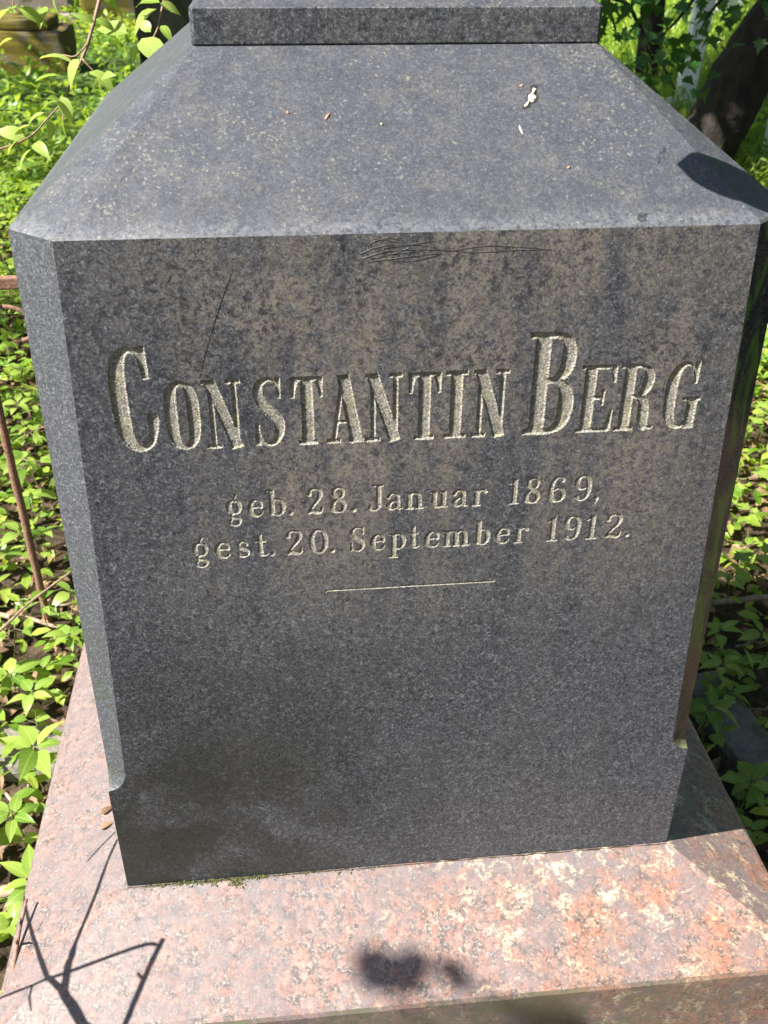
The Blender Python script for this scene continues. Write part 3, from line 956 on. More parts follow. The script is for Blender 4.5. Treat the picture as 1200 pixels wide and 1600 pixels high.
def blob_on(name, outline, mat, height, P=slope_pt, N=SLN, rr=rnd):
    """a low domed patch with the outline given in photo pixels, built on the stone surface"""
    pts = [P(a, b) for a, b in outline]
    pts = smooth_path(pts + [pts[0]], 4)[:-1]
    c = sum(pts, Vector()) / len(pts)
    V = []
    n = len(pts)
    for s, h in ((1.0, 0.0003), (0.85, height * 0.55), (0.5, height * 0.9)):
        for i, p in enumerate(pts):
            V.append(c + (p - c) * s * (1 + (0.05 * rr.uniform(-1, 1) if s < 1 else 0)) + N * (h * rr.uniform(0.7, 1.2) if s < 1 else h))
    V.append(c + N * height)
    Fc = []
    for r_ in range(2):
        for i in range(n):
            j = (i + 1) % n
            Fc.append((r_ * n + i, r_ * n + j, (r_ + 1) * n + j, (r_ + 1) * n + i))
    for i in range(n):
        Fc.append((2 * n + i, 2 * n + (i + 1) % n, 3 * n))
    base = c
    V = [v - base for v in V]
    me = mesh_from(name, V, Fc, mat, True)
    return me, base


def flat_on(name, outline, mat, off=0.0003):
    pts = [slope_pt(a, b) for a, b in outline]
    pts = smooth_path(pts + [pts[0]], 6)[:-1]
    c = sum(pts, Vector()) / len(pts)
    pts = [c + (p - c) * rnd.uniform(0.7, 1.12) for p in pts]
    n = len(pts)
    V = [p - c + SLN * off for p in pts] + [SLN * off]
    return mesh_from(name, V, [(i, (i + 1) % n, n) for i in range(n)], mat), c


def dropping():
    me, b = blob_on('dark_rim', [(834, 132), (841, 134), (839, 142), (842, 150), (839, 159), (832, 162), (828, 168), (817, 170), (818, 164), (823, 158), (824, 148), (829, 144), (828, 137)], M['stain'], 0.0004)
    root = empty('bird_dropping', b)
    tag(root, 'white dried bird dropping with a dark wet rim on the upper slope of the gravestone', 'bird dropping')
    link('dark_rim', me, root)
    me, b2 = blob_on('white_crust', [(833, 138), (838, 140), (835, 147), (838, 153), (834, 160), (829, 161), (823, 167), (819, 166), (825, 159), (826, 150), (831, 146)], M['dropping'], 0.0015)
    o = link('white_crust', me, root, b2 - b + SLN * 0.0004)
    for k, (ol, lab) in enumerate([([(1031, 226), (1041, 228), (1040, 240), (1037, 254), (1028, 254), (1027, 244), (1031, 236)], 'wet dark drip on the right of the slope'),
                                   ([(994, 333), (1010, 333), (1012, 342), (1006, 347), (998, 344)], 'faint dark smudge near the front arris')]):
        me, b = flat_on('damp_mark', ol, M['damp'])
        o = link('damp_mark', me, die, b - Vector((0, 0, 0)))
    specks = [(816, 134, 'bud'), (889, 262, 'bud'), (597, 194, 'dropping'), (450, 176, 'bud'), (510, 183, 'bud'), (814, 202, 'dropping')]
    labs = {(816, 134): ('tiny orange bud scale beside the white bird dropping', 'bud scale'),
            (889, 262): ('lone orange-brown bud scale in the middle right of the slope', 'bud scale'), (597, 194): ('small white seed fleck in the centre of the slope', 'seed'),
            (450, 176): ('small rusty bud scale on the left part of the slope', 'bud scale'), (510, 183): ('thin curled brown bud scale left of the white fleck', 'bud scale'),
            (814, 202): ('thin pale splinter below the bird dropping', 'splinter')}
    rr = random.Random(4)
    for a, b, kd in specks:
        L = 3.4 if kd == 'bud' else 2.4
        if (a, b) == (814, 202): ol = [(812, 196), (816, 203), (818, 210), (815, 208), (811, 200)]
        elif (a, b) == (510, 183): ol = [(508, 188), (510, 180), (517, 177), (515, 181), (512, 186)]
        else: ol = [(a + L * math.cos(t_) * rr.uniform(.6, 1.2), b + L * 0.8 * math.sin(t_) * rr.uniform(.6, 1.2)) for t_ in np.linspace(0, 5.4, 7)]
        me, bb = blob_on('crumb', ol, M['bud'] if kd == 'bud' else M['crumb'], 0.0012, rr=rr)
        lab, cat = labs[(a, b)]
        tag(link(cat.replace(' ', '_'), me, None, bb), lab, cat)


M['damp'] = granite('damp_granite', 'slope')
dm = M['damp'].node_tree
_b = dm.nodes['Principled BSDF']
src = _b.inputs['Base Color'].links[0].from_socket
mx = dm.nodes.new('ShaderNodeMix'); mx.data_type = 'RGBA'; mx.blend_type = 'MULTIPLY'
mx.inputs[0].default_value = 1.0
mx.inputs[7].default_value = (0.50, 0.51, 0.52, 1)
dm.links.new(src, mx.inputs[6]); dm.links.new(mx.outputs[2], _b.inputs['Base Color'])
dropping()

# base wash plane (front)
WN = Vector((0, -E_, G)).normalized()


def wash(px, py):
    return on_plane(px, py, (0, 0, -0.0008), WN)


def wash_left(px, py):
    return on_plane(px, py, (-0.3, 0, -0.0008), Vector((-E_, 0, G)).normalized())


# ------------------------------------------------------------------ leaves
def leaf_mesh(name, mat, width=0.42, droop=0.25, fold=0.18, n=6, pointy=1.0, curl=0.0):
    """ovate pointed leaf of length 1 along +x, folded on the midrib"""
    V, Fc = [], []
    for i in range(n + 1):
        t_ = i / n
        w_ = width * 0.5 * (math.sin(math.pi * t_ ** 0.72) ** 0.85) if 0 < t_ < 1 else 0.0
        if t_ > 0.7: w_ *= 1 - 0.35 * pointy * (t_ - 0.7) / 0.3
        z = 0.06 * math.sin(t_ * 3.1) - droop * t_ * t_
        V += [(t_, -w_, z + fold * w_ + curl * w_ * w_ * 4), (t_, 0, z), (t_, w_, z + fold * w_ - curl * w_)]
    for i in range(n):
        a = i * 3
        if i == 0: Fc += [(a + 1, a + 3, a + 4), (a + 1, a + 4, a + 5)]
        elif i == n - 1: Fc += [(a, a + 4, a + 1), (a + 1, a + 4, a + 2)]
        else: Fc += [(a, a + 3, a + 4, a + 1), (a + 1, a + 4, a + 5, a + 2)]
    return mesh_from(name, V, Fc, mat, True)


def lobed_mesh(name, mat, droop=0.2):
    """five-lobed maple-like leaf, length 1 along +x"""
    out = [(0.0, 0.0), (0.02, 0.16), (-0.08, 0.30), (0.16, 0.27), (0.20, 0.36), (0.34, 0.56), (0.42, 0.34), (0.60, 0.34), (0.62, 0.20), (1.0, 0.0),
           (0.62, -0.20), (0.60, -0.34), (0.42, -0.34), (0.34, -0.56), (0.20, -0.36), (0.16, -0.27), (-0.08, -0.30), (0.02, -0.16)]
    V = [(x, y, -droop * x * x + 0.10 * abs(y)) for x, y in out] + [(0.30, 0, 0.0), (0.55, 0, -droop * .3)]
    n = len(out)
    Fc = []
    for i in range(n):
        j = (i + 1) % n
        c = n + 1 if 6 <= i <= 11 else n
        Fc.append((i, c, j))
    Fc += [(n, 6, n + 1)[::-1], (n, n + 1, 12)[::-1]]
    return mesh_from(name, V, Fc, mat, True)


def orient(o, pos, direction, up, size):
    x = Vector(direction).normalized()
    z = (Vector(up) - x * Vector(up).dot(x))
    if z.length < 1e-3: z = Vector((0.3, 0.2, 1))
    z.normalize()
    y = z.cross(x)
    o.matrix_world = Matrix(((x.x * size, y.x * size, z.x * size, pos[0]), (x.y * size, y.y * size, z.y * size, pos[1]), (x.z * size, y.z * size, z.z * size, pos[2]), (0, 0, 0, 1)))


LEAVES = [leaf_mesh('leaf', M['leaf'], 0.46, 0.22, 0.22), leaf_mesh('leaf', M['leaf'], 0.52, 0.40, 0.15, curl=0.2), leaf_mesh('leaf', M['leaf'], 0.40, 0.10, 0.30)]
ROUND = [leaf_mesh('leaf', M['leaf'], 0.80, 0.10, 0.12, pointy=0.0), leaf_mesh('leaf', M['leaf'], 0.72, 0.25, 0.15, pointy=0.2)]
LOBED = [lobed_mesh('leaf', M['leaf'], 0.15), lobed_mesh('leaf', M['leaf'], 0.35)]
MAPLE = [lobed_mesh('leaf', M['leaf_dark'], 0.2), lobed_mesh('leaf', M['leaf_dark'], 0.45)]
OVAL = leaf_mesh('leaf', M['leaf_branch'], 0.44, 0.05, 0.06, n=12, pointy=0.0)
BRL = [leaf_mesh('leaf', M['leaf_branch'], 0.50, 0.15, 0.20), leaf_mesh('leaf', M['leaf_branch'], 0.44, 0.35, 0.25), leaf_mesh('leaf', M['leaf_branch'], 0.56, 0.25, 0.10)]


def plant_layout(rr, kind, h, ls):
    """list of (mesh, pos, dir, up, size) + stem path, for one seedling"""
    lean = Vector((rr.uniform(-.25, .25), rr.uniform(-.25, .25), 1)).normalized()
    top = lean * h
    L = []
    a0 = rr.uniform(0, 6.28)
    if kind == 'point':
        n = rr.choice([4, 5, 6, 7])
        for i in range(n):
            a = a0 + i * 2 * math.pi / n + rr.uniform(-.3, .3)
            el = rr.uniform(-0.15, 0.45)
            d = Vector((math.cos(a) * math.cos(el), math.sin(a) * math.cos(el), math.sin(el)))
            L.append((rr.choice(LEAVES), top * (1 - 0.12 * rr.random()) + d * 0.1 * ls, d, (rr.uniform(-.3, .3), rr.uniform(-.3, .3), 1), ls * rr.uniform(.7, 1.15)))
        if h > 0.07 and rr.random() < .7:
            for s in (0, math.pi):
                a = a0 + s + 0.4
                d = Vector((math.cos(a), math.sin(a), 0.15))
                L.append((rr.choice(ROUND), top * 0.55 + d * 0.15 * ls, d, (0, 0, 1), ls * .6))
    elif kind == 'lobed':
        n = rr.choice([3, 4, 4, 5])
        for i in range(n):
            a = a0 + i * 2 * math.pi / n + rr.uniform(-.3, .3)
            el = rr.uniform(-0.1, 0.35)
            d = Vector((math.cos(a) * math.cos(el), math.sin(a) * math.cos(el), math.sin(el)))
            L.append((rr.choice(LOBED), top * (1 - 0.25 * rr.random()) + d * 0.3 * ls, d, (rr.uniform(-.3, .3), rr.uniform(-.3, .3), 1), ls * rr.uniform(.7, 1.1)))
    else:
        for i in range(3):
            a = a0 + i * 2.09 + rr.uniform(-.2, .2)
            for b_ in (-0.6, 0, 0.6):
                aa = a + b_ * 0.9
                d = Vector((math.cos(aa), math.sin(aa), rr.uniform(0, .3)))
                L.append((rr.choice(LEAVES + ROUND), top * 0.95 + Vector((math.cos(a), math.sin(a), 0.1)) * 0.5 * ls, d, (0, 0, 1), ls * rr.uniform(.6, .9)))
    stempath = [Vector((0, 0, -0.01)), top * 0.5 + Vector((rr.uniform(-.01, .01), rr.uniform(-.01, .01), 0)), top]
    return L, stempath


def stem_data(L, sp, rad):
    parts = [tube_data(sp, [rad, rad * .8, rad * .6], 5)]
    for (_, pos, d, _, s) in L:
        q = sp[-1] if pos.z > sp[-1].z * 0.75 else sp[1]
        parts.append(tube_data([q, pos + Vector(d) * 0.05 * s], [rad * .45, rad * .35], 4, cap=False))
    return join(parts)


def make_plant(loc, rr, kind, h, ls, label, group, proto=None):
    root = empty('seedling', loc)
    tag(root, label, 'seedling', group)
    L, sp = plant_layout(rr, kind, h, ls)
    link('stem', mesh_from('stem', *stem_data(L, sp, 0.0011 + h * 0.004), M['stem']), root)
    for me, pos, d, up, s in L:
        o = bpy.data.objects.new('leaf', me); COL.objects.link(o)
        orient(o, pos, d, up, s)
        o.parent = root
    return root


def copy_plant(src, loc, rz, sc, label, group):
    r_ = src.copy(); COL.objects.link(r_)
    r_.location = loc; r_.rotation_euler = (0, 0, rz); r_.scale = (sc, sc, sc)
    r_['label'] = label; r_['group'] = group
    for ch in src.children:
        c = ch.copy(); COL.objects.link(c); c.parent = r_
    return r_


def blocked(x, y):
    return -0.48 < x < 0.48 and -0.2 < y < 0.80


def gz(x, y):
    return GZ + 0.03 * mnoise.noise(Vector((x * 1.3, y * 1.3, 0)))


# prototypes far apart in look; the first use of each is the prototype itself
P_RR = random.Random(21)
protos = []
for i in range(12):
    kind = ['point', 'point', 'point', 'lobed', 'lobed', 'point', 'trio', 'point', 'lobed', 'trio', 'point', 'lobed'][i]
    protos.append([None, kind, P_RR.uniform(0.07, 0.17), P_RR.uniform(0.040, 0.058), i])


def put_plant(pi, loc, rz, sc, label, group):
    p = protos[pi]
    if p[0] is None:
        p[0] = make_plant(loc, random.Random(100 + pi), p[1], p[2], p[3], label, group)
        p[0].rotation_euler = (0, 0, rz); p[0].scale = (sc, sc, sc)
        return p[0]
    return copy_plant(p[0], loc, rz, sc, label, group)


# conspicuous seedlings placed by hand: (px, py of the leaf whorl, proto, scale, label)
hand = [
    (60, 1185, 0, 1.25, 'brightest seedling with sunlit whorl beside the left edge of the base slab'),
    (20, 1050, 2, 1.15, 'bright seedling at the left picture edge, just above the brightest whorl'),
    (62, 1055, 5, 1.1, 'sunlit seedling with pointed leaves right at the foot of the rusty bar'),
    (110, 1010, 7, 1.05, 'seedling whose yellow-green leaves touch the left upper end of the base slab'),
    (25, 1100, 10, 1.0, 'small round-leaved seedling on dark soil left of the base slab'),
    (18, 1290, 1, 1.1, 'half shaded seedling low at the left picture edge beside the stones'),
    (28, 1380, 7, 1.2, 'long-leaved seedling leaning against the lower left edge of the base slab'),
    (8, 1450, 0, 1.0, 'seedling with broad leaf cut by the left picture edge beside the red twig'),
    (1150, 1225, 1, 1.15, 'shaded seedling with a long dark leaf over the right edge of the base slab'),
    (1190, 1230, 5, 1.05, 'shaded round-leaved seedling at the right picture edge beside the kerb stone'),
    (1130, 1085, 2, 1.0, 'shaded seedling growing between the base slab and the mossy kerb stone'),
    (1110, 1030, 10, 1.0, 'shaded seedling with round leaves tight against the right chamfer'),
    (1165, 1040, 0, 1.0, 'shaded seedling with broad toothed leaves just below the dead branch'),
    (1185, 985, 5, 1.0, 'shaded seedling at the right picture edge under the dead branch'),
    (1130, 985, 7, 0.95, 'shaded seedling with paired pointed leaves under the dead branch'),
    (1165, 850, 3, 1.1, 'bright lobed seedling in the sun patch right of the gravestone'),
    (1150, 890, 4, 1.1, 'bright yellow-green seedling directly behind the dead branch'),
    (1180, 800, 8, 1.0, 'bright lobed seedling at the right picture edge above the sun patch'),
]
rr = random.Random(77)
taken = []
for px, py, pi, sc, lab in hand:
    sc *= 0.86
    h = protos[pi][2] * sc
    p = on_z(px, py, GZ + h * 0.9)
    put_plant(pi, (p.x, p.y, gz(p.x, p.y)), rr.uniform(0, 6.28), sc, lab, 'seedlings around the gravestone')
    taken.append((p.x, p.y))

cands = []
tries = 0
while len(cands) < 282 and tries < 60000:
    tries += 1
    d = rr.uniform(0, 1) ** 0.8 * 3.6
    side = rr.random()
    x = rr.uniform(-2.2, 2.9); y = rr.uniform(-0.3, 4.2)
    if blocked(x, y): continue
    q = to_px((x, y, GZ + 0.1))
    if not q or q[0] < -80 or q[0] > 1280 or q[1] < -50 or q[1] > 1650: continue
    # hidden behind the gravestone
    if 110 < q[0] < 1060 and q[1] > 500: continue
    if 260 < q[0] < 1000: continue
    md = 0.055 + 0.012 * q[2] if y > 1.0 else 0.085
    if any((x - a) ** 2 + (y - b) ** 2 < md * md for a, b in taken): continue
    if rr.random() < (q[2] - 1.2) * 0.18: continue
    taken.append((x, y)); cands.append((x, y, q[2]))
LOOK = {0: 'broad pointed leaves', 1: 'drooping pointed leaves', 2: 'small pointed leaves', 5: 'a flat whorl of leaves', 7: 'narrow pointed leaves', 10: 'rounded lower leaves', 6: 'leaves in threes', 9: 'small leaves in threes', 3: 'maple-like leaves', 4: 'large lobed leaves', 8: 'drooping lobed leaves', 11: 'small lobed leaves'}
for x, y, dist in sorted(cands, key=lambda c: c[2]):
    left = x < 0
    qx, qy, _ = to_px((x, y, GZ + 0.08))
    if left and y < 1.1: where, pool = ('beside the middle of the base slab' if qy > 1150 else 'around the foot of the rusty bar'), [0, 1, 2, 5, 6, 7, 10]
    elif left: where, pool = ('behind the lower half of the rusty bar' if qy > 800 else 'behind the upper half of the rusty bar' if qy > 620 else 'just under the rusty rail' if qy > 460 else 'above the rusty rail' if qy > 340 else 'left of the sloping top'), [0, 1, 2, 5, 6, 9, 7, 10]
    elif y < 0.95: where, pool = 'in shade between slab and dead branch', [0, 1, 2, 5, 7, 10]
    else: where, pool = ('right behind the dead branch' if qy > 840 else 'level with the carved dates, right of the stone' if qy > 720 else 'level with the carved name, right of the stone' if qy > 520 else 'right of the stone under its upper corner' if qy > 320 else 'at the foot of the leaning trunk'), [3, 4, 8, 11, 3, 4, 8, 0, 6]
    pk = rr.choice(pool)
    lab = 'seedling with ' + LOOK[pk] + ' ' + where
    grp = 'seedlings with ' + LOOK[pk] + ' ' + where
    pool = [pk]
    put_plant(rr.choice(pool), (x, y, gz(x, y)), rr.uniform(0, 6.28), rr.uniform(0.7, 1.1), lab, grp)


# ------------------------------------------------------------------ the carpet beyond, litter
def scatter_leaves(name, mat, n, region, size, zr, seed, outline, rot=0.5, keep=None, label='', cat=''):
    r = np.random.RandomState(seed)
    O = np.array(outline, float)                     # k x 3, unit leaf
    k = len(O)
    P = []
    while len(P) < n:
        x = r.uniform(region[0], region[1]); y = r.uniform(region[2], region[3])
        if keep and not keep(x, y, r): continue
        P.append((x, y))
    P = np.array(P)
    hz = np.array([gz(x, y) for x, y in P]) + r.uniform(zr[0], zr[1], n)
    sz = r.uniform(size[0], size[1], n) * (1 + 0.03 * np.maximum(P[:, 1], 0))
    a = r.uniform(0, 2 * np.pi, n); tx = r.normal(0, rot, n); ty = r.normal(0, rot, n)
    ca, sa = np.cos(a), np.sin(a)
    lx = O[None, :, 0] * sz[:, None]; ly = O[None, :, 1] * sz[:, None]; lz = O[None, :, 2] * sz[:, None]
    # tilt
    y1 = ly * np.cos(tx)[:, None] - lz * np.sin(tx)[:, None]; z1 = ly * np.sin(tx)[:, None] + lz * np.cos(tx)[:, None]
    x2 = lx * np.cos(ty)[:, None] + z1 * np.sin(ty)[:, None]; z2 = -lx * np.sin(ty)[:, None] + z1 * np.cos(ty)[:, None]
    X = x2 * ca[:, None] - y1 * sa[:, None] + P[:, 0:1]; Y = x2 * sa[:, None] + y1 * ca[:, None] + P[:, 1:2]; Z = z2 + hz[:, None]
    V = np.stack([X, Y, Z], -1).reshape(-1, 3)
    return V, k


def stuff_mesh(name, V, k, polys, mat, label, cat):
    n = len(V) // k
    me = bpy.data.meshes.new(name)
    me.vertices.add(len(V)); me.vertices.foreach_set('co', V.astype(np.float32).ravel())
    starts, tot, idx = [], [], []
    base = np.arange(n) * k
    allidx = []
    for p in polys:
        allidx.append(base[:, None] + np.array(p)[None, :])
    loops = np.concatenate([q.ravel() for q in allidx]).astype(np.int32)
    totals = np.concatenate([np.full(n, len(p), np.int32) for p in polys])
    st = np.concatenate([[0], np.cumsum(totals)[:-1]]).astype(np.int32)
    me.loops.add(len(loops)); me.loops.foreach_set('vertex_index', loops)
    me.polygons.add(len(totals)); me.polygons.foreach_set('loop_start', st); me.polygons.foreach_set('loop_total', totals)
    me.materials.append(mat)
    me.update()
    me.polygons.foreach_set('use_smooth', [False] * len(me.polygons))
    o = link(name, me)
    tag(o, label, cat, kind='stuff')
    return o


LF = [(0, 0, 0), (0.35, -0.24, 0.04), (0.45, 0, 0), (0.35, 0.24, 0.04), (0.75, -0.18, -0.02), (0.75, 0.18, -0.02), (1, 0, -0.12)]
LFP = [(0, 1, 2), (0, 2, 3), (1, 4, 6, 2), (2, 6, 5, 3)]


def inview(x, y, m=160):
    q = to_px((x, y, GZ))
    return q and -m < q[0] < 1200 + m and -m * 1.5 < q[1] < 1750


def keep_cover(x, y, r):
    if blocked(x, y) or not inview(x, y): return False
    q = to_px((x, y, GZ))
    if 300 < q[0] < 900 and q[1] > -50: return False
    d = mnoise.noise(Vector((x * 1.1, y * 1.1, 7))) * 0.5 + 0.5
    lim = 0.30 if y < 1.2 else (0.62 if y < 2.5 else 0.9)
    if y < 0.9: lim = 0.28
    if -2.6 < x < -0.6 and 7.0 < y < 8.2: lim = 0.12
    return r.rand() < lim * (0.35 + 1.1 * d)


V, kk = scatter_leaves('c', None, 21000, (-3.2, 3.6, -0.2, 5.0), (0.022, 0.045), (0.01, 0.11), 1, LF, 0.4, keep_cover)
stuff_mesh('ground_cover', V, kk, LFP, M['leaf_low'], 'dense carpet of small green leaves among the graves', 'ground cover')
V, kk = scatter_leaves('c', None, 30000, (-6.5, 9.5, 4.2, 17.0), (0.035, 0.07), (0.01, 0.20), 2, LF, 0.6, keep_cover)
stuff_mesh('far_ground_cover', V, kk, LFP, M['leaf_low'], 'bright green undergrowth far back among the graves', 'ground cover')


def keep_litter(x, y, r):
    return (not blocked(x, y)) and inview(x, y) and not (300 < to_px((x, y, GZ))[0] < 900)


V, kk = scatter_leaves('l', None, 5200, (-2.2, 3.0, -0.4, 3.6), (0.015, 0.045), (0.002, 0.022), 3, [(a, b, c * 3) for a, b, c in LF], 0.35, keep_litter)
stuff_mesh('leaf_litter', V, kk, LFP, M['litter'], 'brown dead leaves scattered over the soil', 'leaf litter')
# grass blades at the back right
BL = [(0, -0.02, 0), (0, 0.02, 0), (0.25, -0.018, 0.5), (0.25, 0.018, 0.5), (0.6, 0, 0.85)]
V, kk = scatter_leaves('g', None, 9000, (0.8, 9.0, 3.2, 14.0), (0.12, 0.28), (-0.01, 0.0), 4, BL, 0.15, keep_cover)
stuff_mesh('grass', V, kk, [(0, 1, 3, 2), (2, 3, 4)], M['leaf_low'], 'thin grass blades growing behind the leaning trunk', 'grass')


# fallen sticks
def stick(pa, pb, za, zb, r0, r1, mat, label, name='fallen_twig', bend=0.01, forks=(), group=None, seed=0):
    r = random.Random(seed + 50)
    a = on_z(*pa, za) if len(pa) == 2 else Vector(pa)
    b = on_z(*pb, zb) if len(pb) == 2 else Vector(pb)
    mid = [a.lerp(b, t_) + Vector((r.uniform(-1, 1), r.uniform(-1, 1), r.uniform(-.6, .6))) * bend for t_ in (0.25, 0.5, 0.75)]
    pts = smooth_path([a] + mid + [b], 4)
    parts = [tube_data([p - a for p in pts], lerps(r0, r1, len(pts)), 7, 0.12, r)]
    for t_, dx, dy, dz, L in forks:
        s = pts[int(t_ * (len(pts) - 1))] - a
        d = Vector((dx, dy, dz)).normalized() * L
        parts.append(tube_data([s, s + d * .5 + Vector((0, 0, .003)), s + d], [r0 * .6, r0 * .45, r0 * .25], 5, 0.1, r))
    o = link(name, mesh_from(name, *join(parts), mat, True), None, a)
    tag(o, label, 'twig', group)
    return o


stick((1085, 942), (1290, 930), GZ + .05, GZ + .06, .006, .007, M['drywood'], 'straight dead branch lying across the plants right of the gravestone', 'dead_branch', .006)
stick((-30, 1010), (112, 893), GZ + .16, GZ + .22, .0030, .0020, M['twig'], 'thin bare twig crossing in front of the rusty bar', 'bare_twig', .006, [(0.5, -.3, .1, .6, .012)])
stick((-20, 955), (130, 985), GZ + .02, GZ + .03, .006, .003, M['drywood'], 'dead stick lying behind the foot of the rusty bar', 'fallen_twig', .01)
stick((-10, 1395), (60, 1385), GZ + .03, GZ + .04, .010, .009, M['drywood'], 'thick pale stick by the lower left edge of the base slab', 'fallen_twig', .004)
stick((20, 290), (90, 310), GZ + .02, GZ + .02, .02, .012, M['drywood'], 'pale stick in the undergrowth left of the sloping top', 'fallen_twig', .01)
stick((0, 1330), (75, 1255), GZ + .02, GZ + .05, .004, .003, M['twig'], 'short brown twig on the soil beside the lower left slab edge', 'fallen_twig', .01)
for i, (a, b) in enumerate([((10, 1240), (60, 1290)), ((70, 1100), (110, 1075)), ((1150, 1120), (1200, 1105)), ((1100, 1110), (1190, 1170)), ((50, 960), (120, 940)), ((1120, 760), (1180, 745)), ((1150, 1010), (1200, 1000)), ((0, 1165), (45, 1230))]):
    stick(a, b, GZ + .015, GZ + .02, .003, .0018, M['drywood'], 'thin dead stick half hidden among the seedlings', 'fallen_twig', .008, group='small sticks among the seedlings', seed=i)
# reddish shoot rising in front of the lower left corner
stick((2, 1640), (42, 1405), -0.075, -0.035, .0032, .0017, M['redtwig'], 'reddish brown shoot rising along the lower left corner of the base slab', 'bare_twig', .002, [(0.7, .2, -.3, .7, .02)])

# ------------------------------------------------------------------ the iron grave fence
def fence():
    y = 0.874
    root = empty('iron_fence', (-0.6, y, GZ))
    tag(root, 'rusty iron grave fence with upright bar and flat rail left of the gravestone', 'fence')
    c = Vector((-0.6, y, GZ))

    def add(name, data, mat=M['rust']):
        V, Fc = data
        return link(name, mesh_from(name, [Vector(v) - c for v in V], Fc, mat, True), root)
    rr2 = random.Random(2)
    zz = lerps(GZ - 0.02, 0.362, 40)
    add('bar', tube_data([Vector((-0.600 + rr2.uniform(-.0006, .0006), y, z)) for z in zz], [0.0072 + rr2.uniform(-.0006, .0006) for _ in zz], 8, 0.08, rr2))
    add('bar', tube_data([Vector((-0.92, y, z)) for z in zz], [0.0075 + rr2.uniform(-.0006, .0006) for _ in zz], 8, 0.08, rr2))
    add('bar', tube_data([Vector((-1.24, y, z)) for z in zz], [0.0075 + rr2.uniform(-.0006, .0006) for _ in zz], 8, 0.08, rr2))
    add('top_rail', block(-1.6, -0.22, y - 0.006, y + 0.006, 0.356, 0.377, 0.003, 0, 0.001, 6))
    add('rivet', tube_data([(-0.578, y - 0.006, 0.345), (-0.578, y - 0.014, 0.345), (-0.578, y - 0.016, 0.345)], [0.008, 0.007, 0.003], 8))
    sc = []
    for i in range(26):
        t_ = i / 25 * 4.2
        r_ = 0.06 * (1 - i / 34)
        sc.append(Vector((-0.60 + 0.055 - r_ * math.cos(t_) * 1.1, y, 0.282 + r_ * math.sin(t_))))
    add('scroll', tube_data(sc, [0.0042] * len(sc), 6, 0.08, rr2))


fence()

# ------------------------------------------------------------------ kerbs and other graves
def stone(name, data, mat, label, cat, loc):
    V, Fc = data
    o = link(name, mesh_from(name, [Vector(v) - Vector(loc) for v in V], Fc, mat, False), None, loc)
    return tag(o, label, cat)


a = on_z(1165, 1160, GZ + 0.05)
stone('kerb_stone', block(a.x - 0.04, a.x + 0.05, a.y - 0.16, a.y + 0.17, GZ - 0.05, GZ + 0.06, 0.018, 0.16, 0.012, 3), M['kerb'], 'mossy grey kerb stone lying in the shade right of the base slab', 'kerb stone', (a.x, a.y, GZ))
a = on_z(20, 1165, GZ + 0.03)
stone('kerb_stone', block(a.x - 0.16, a.x + 0.09, a.y - 0.05, a.y + 0.05, GZ - 0.05, GZ + 0.035, 0.015, -0.1, 0.012, 3), M['kerb'], 'pale flat stone left of the base slab under the bright seedling', 'kerb stone', (a.x, a.y, GZ))


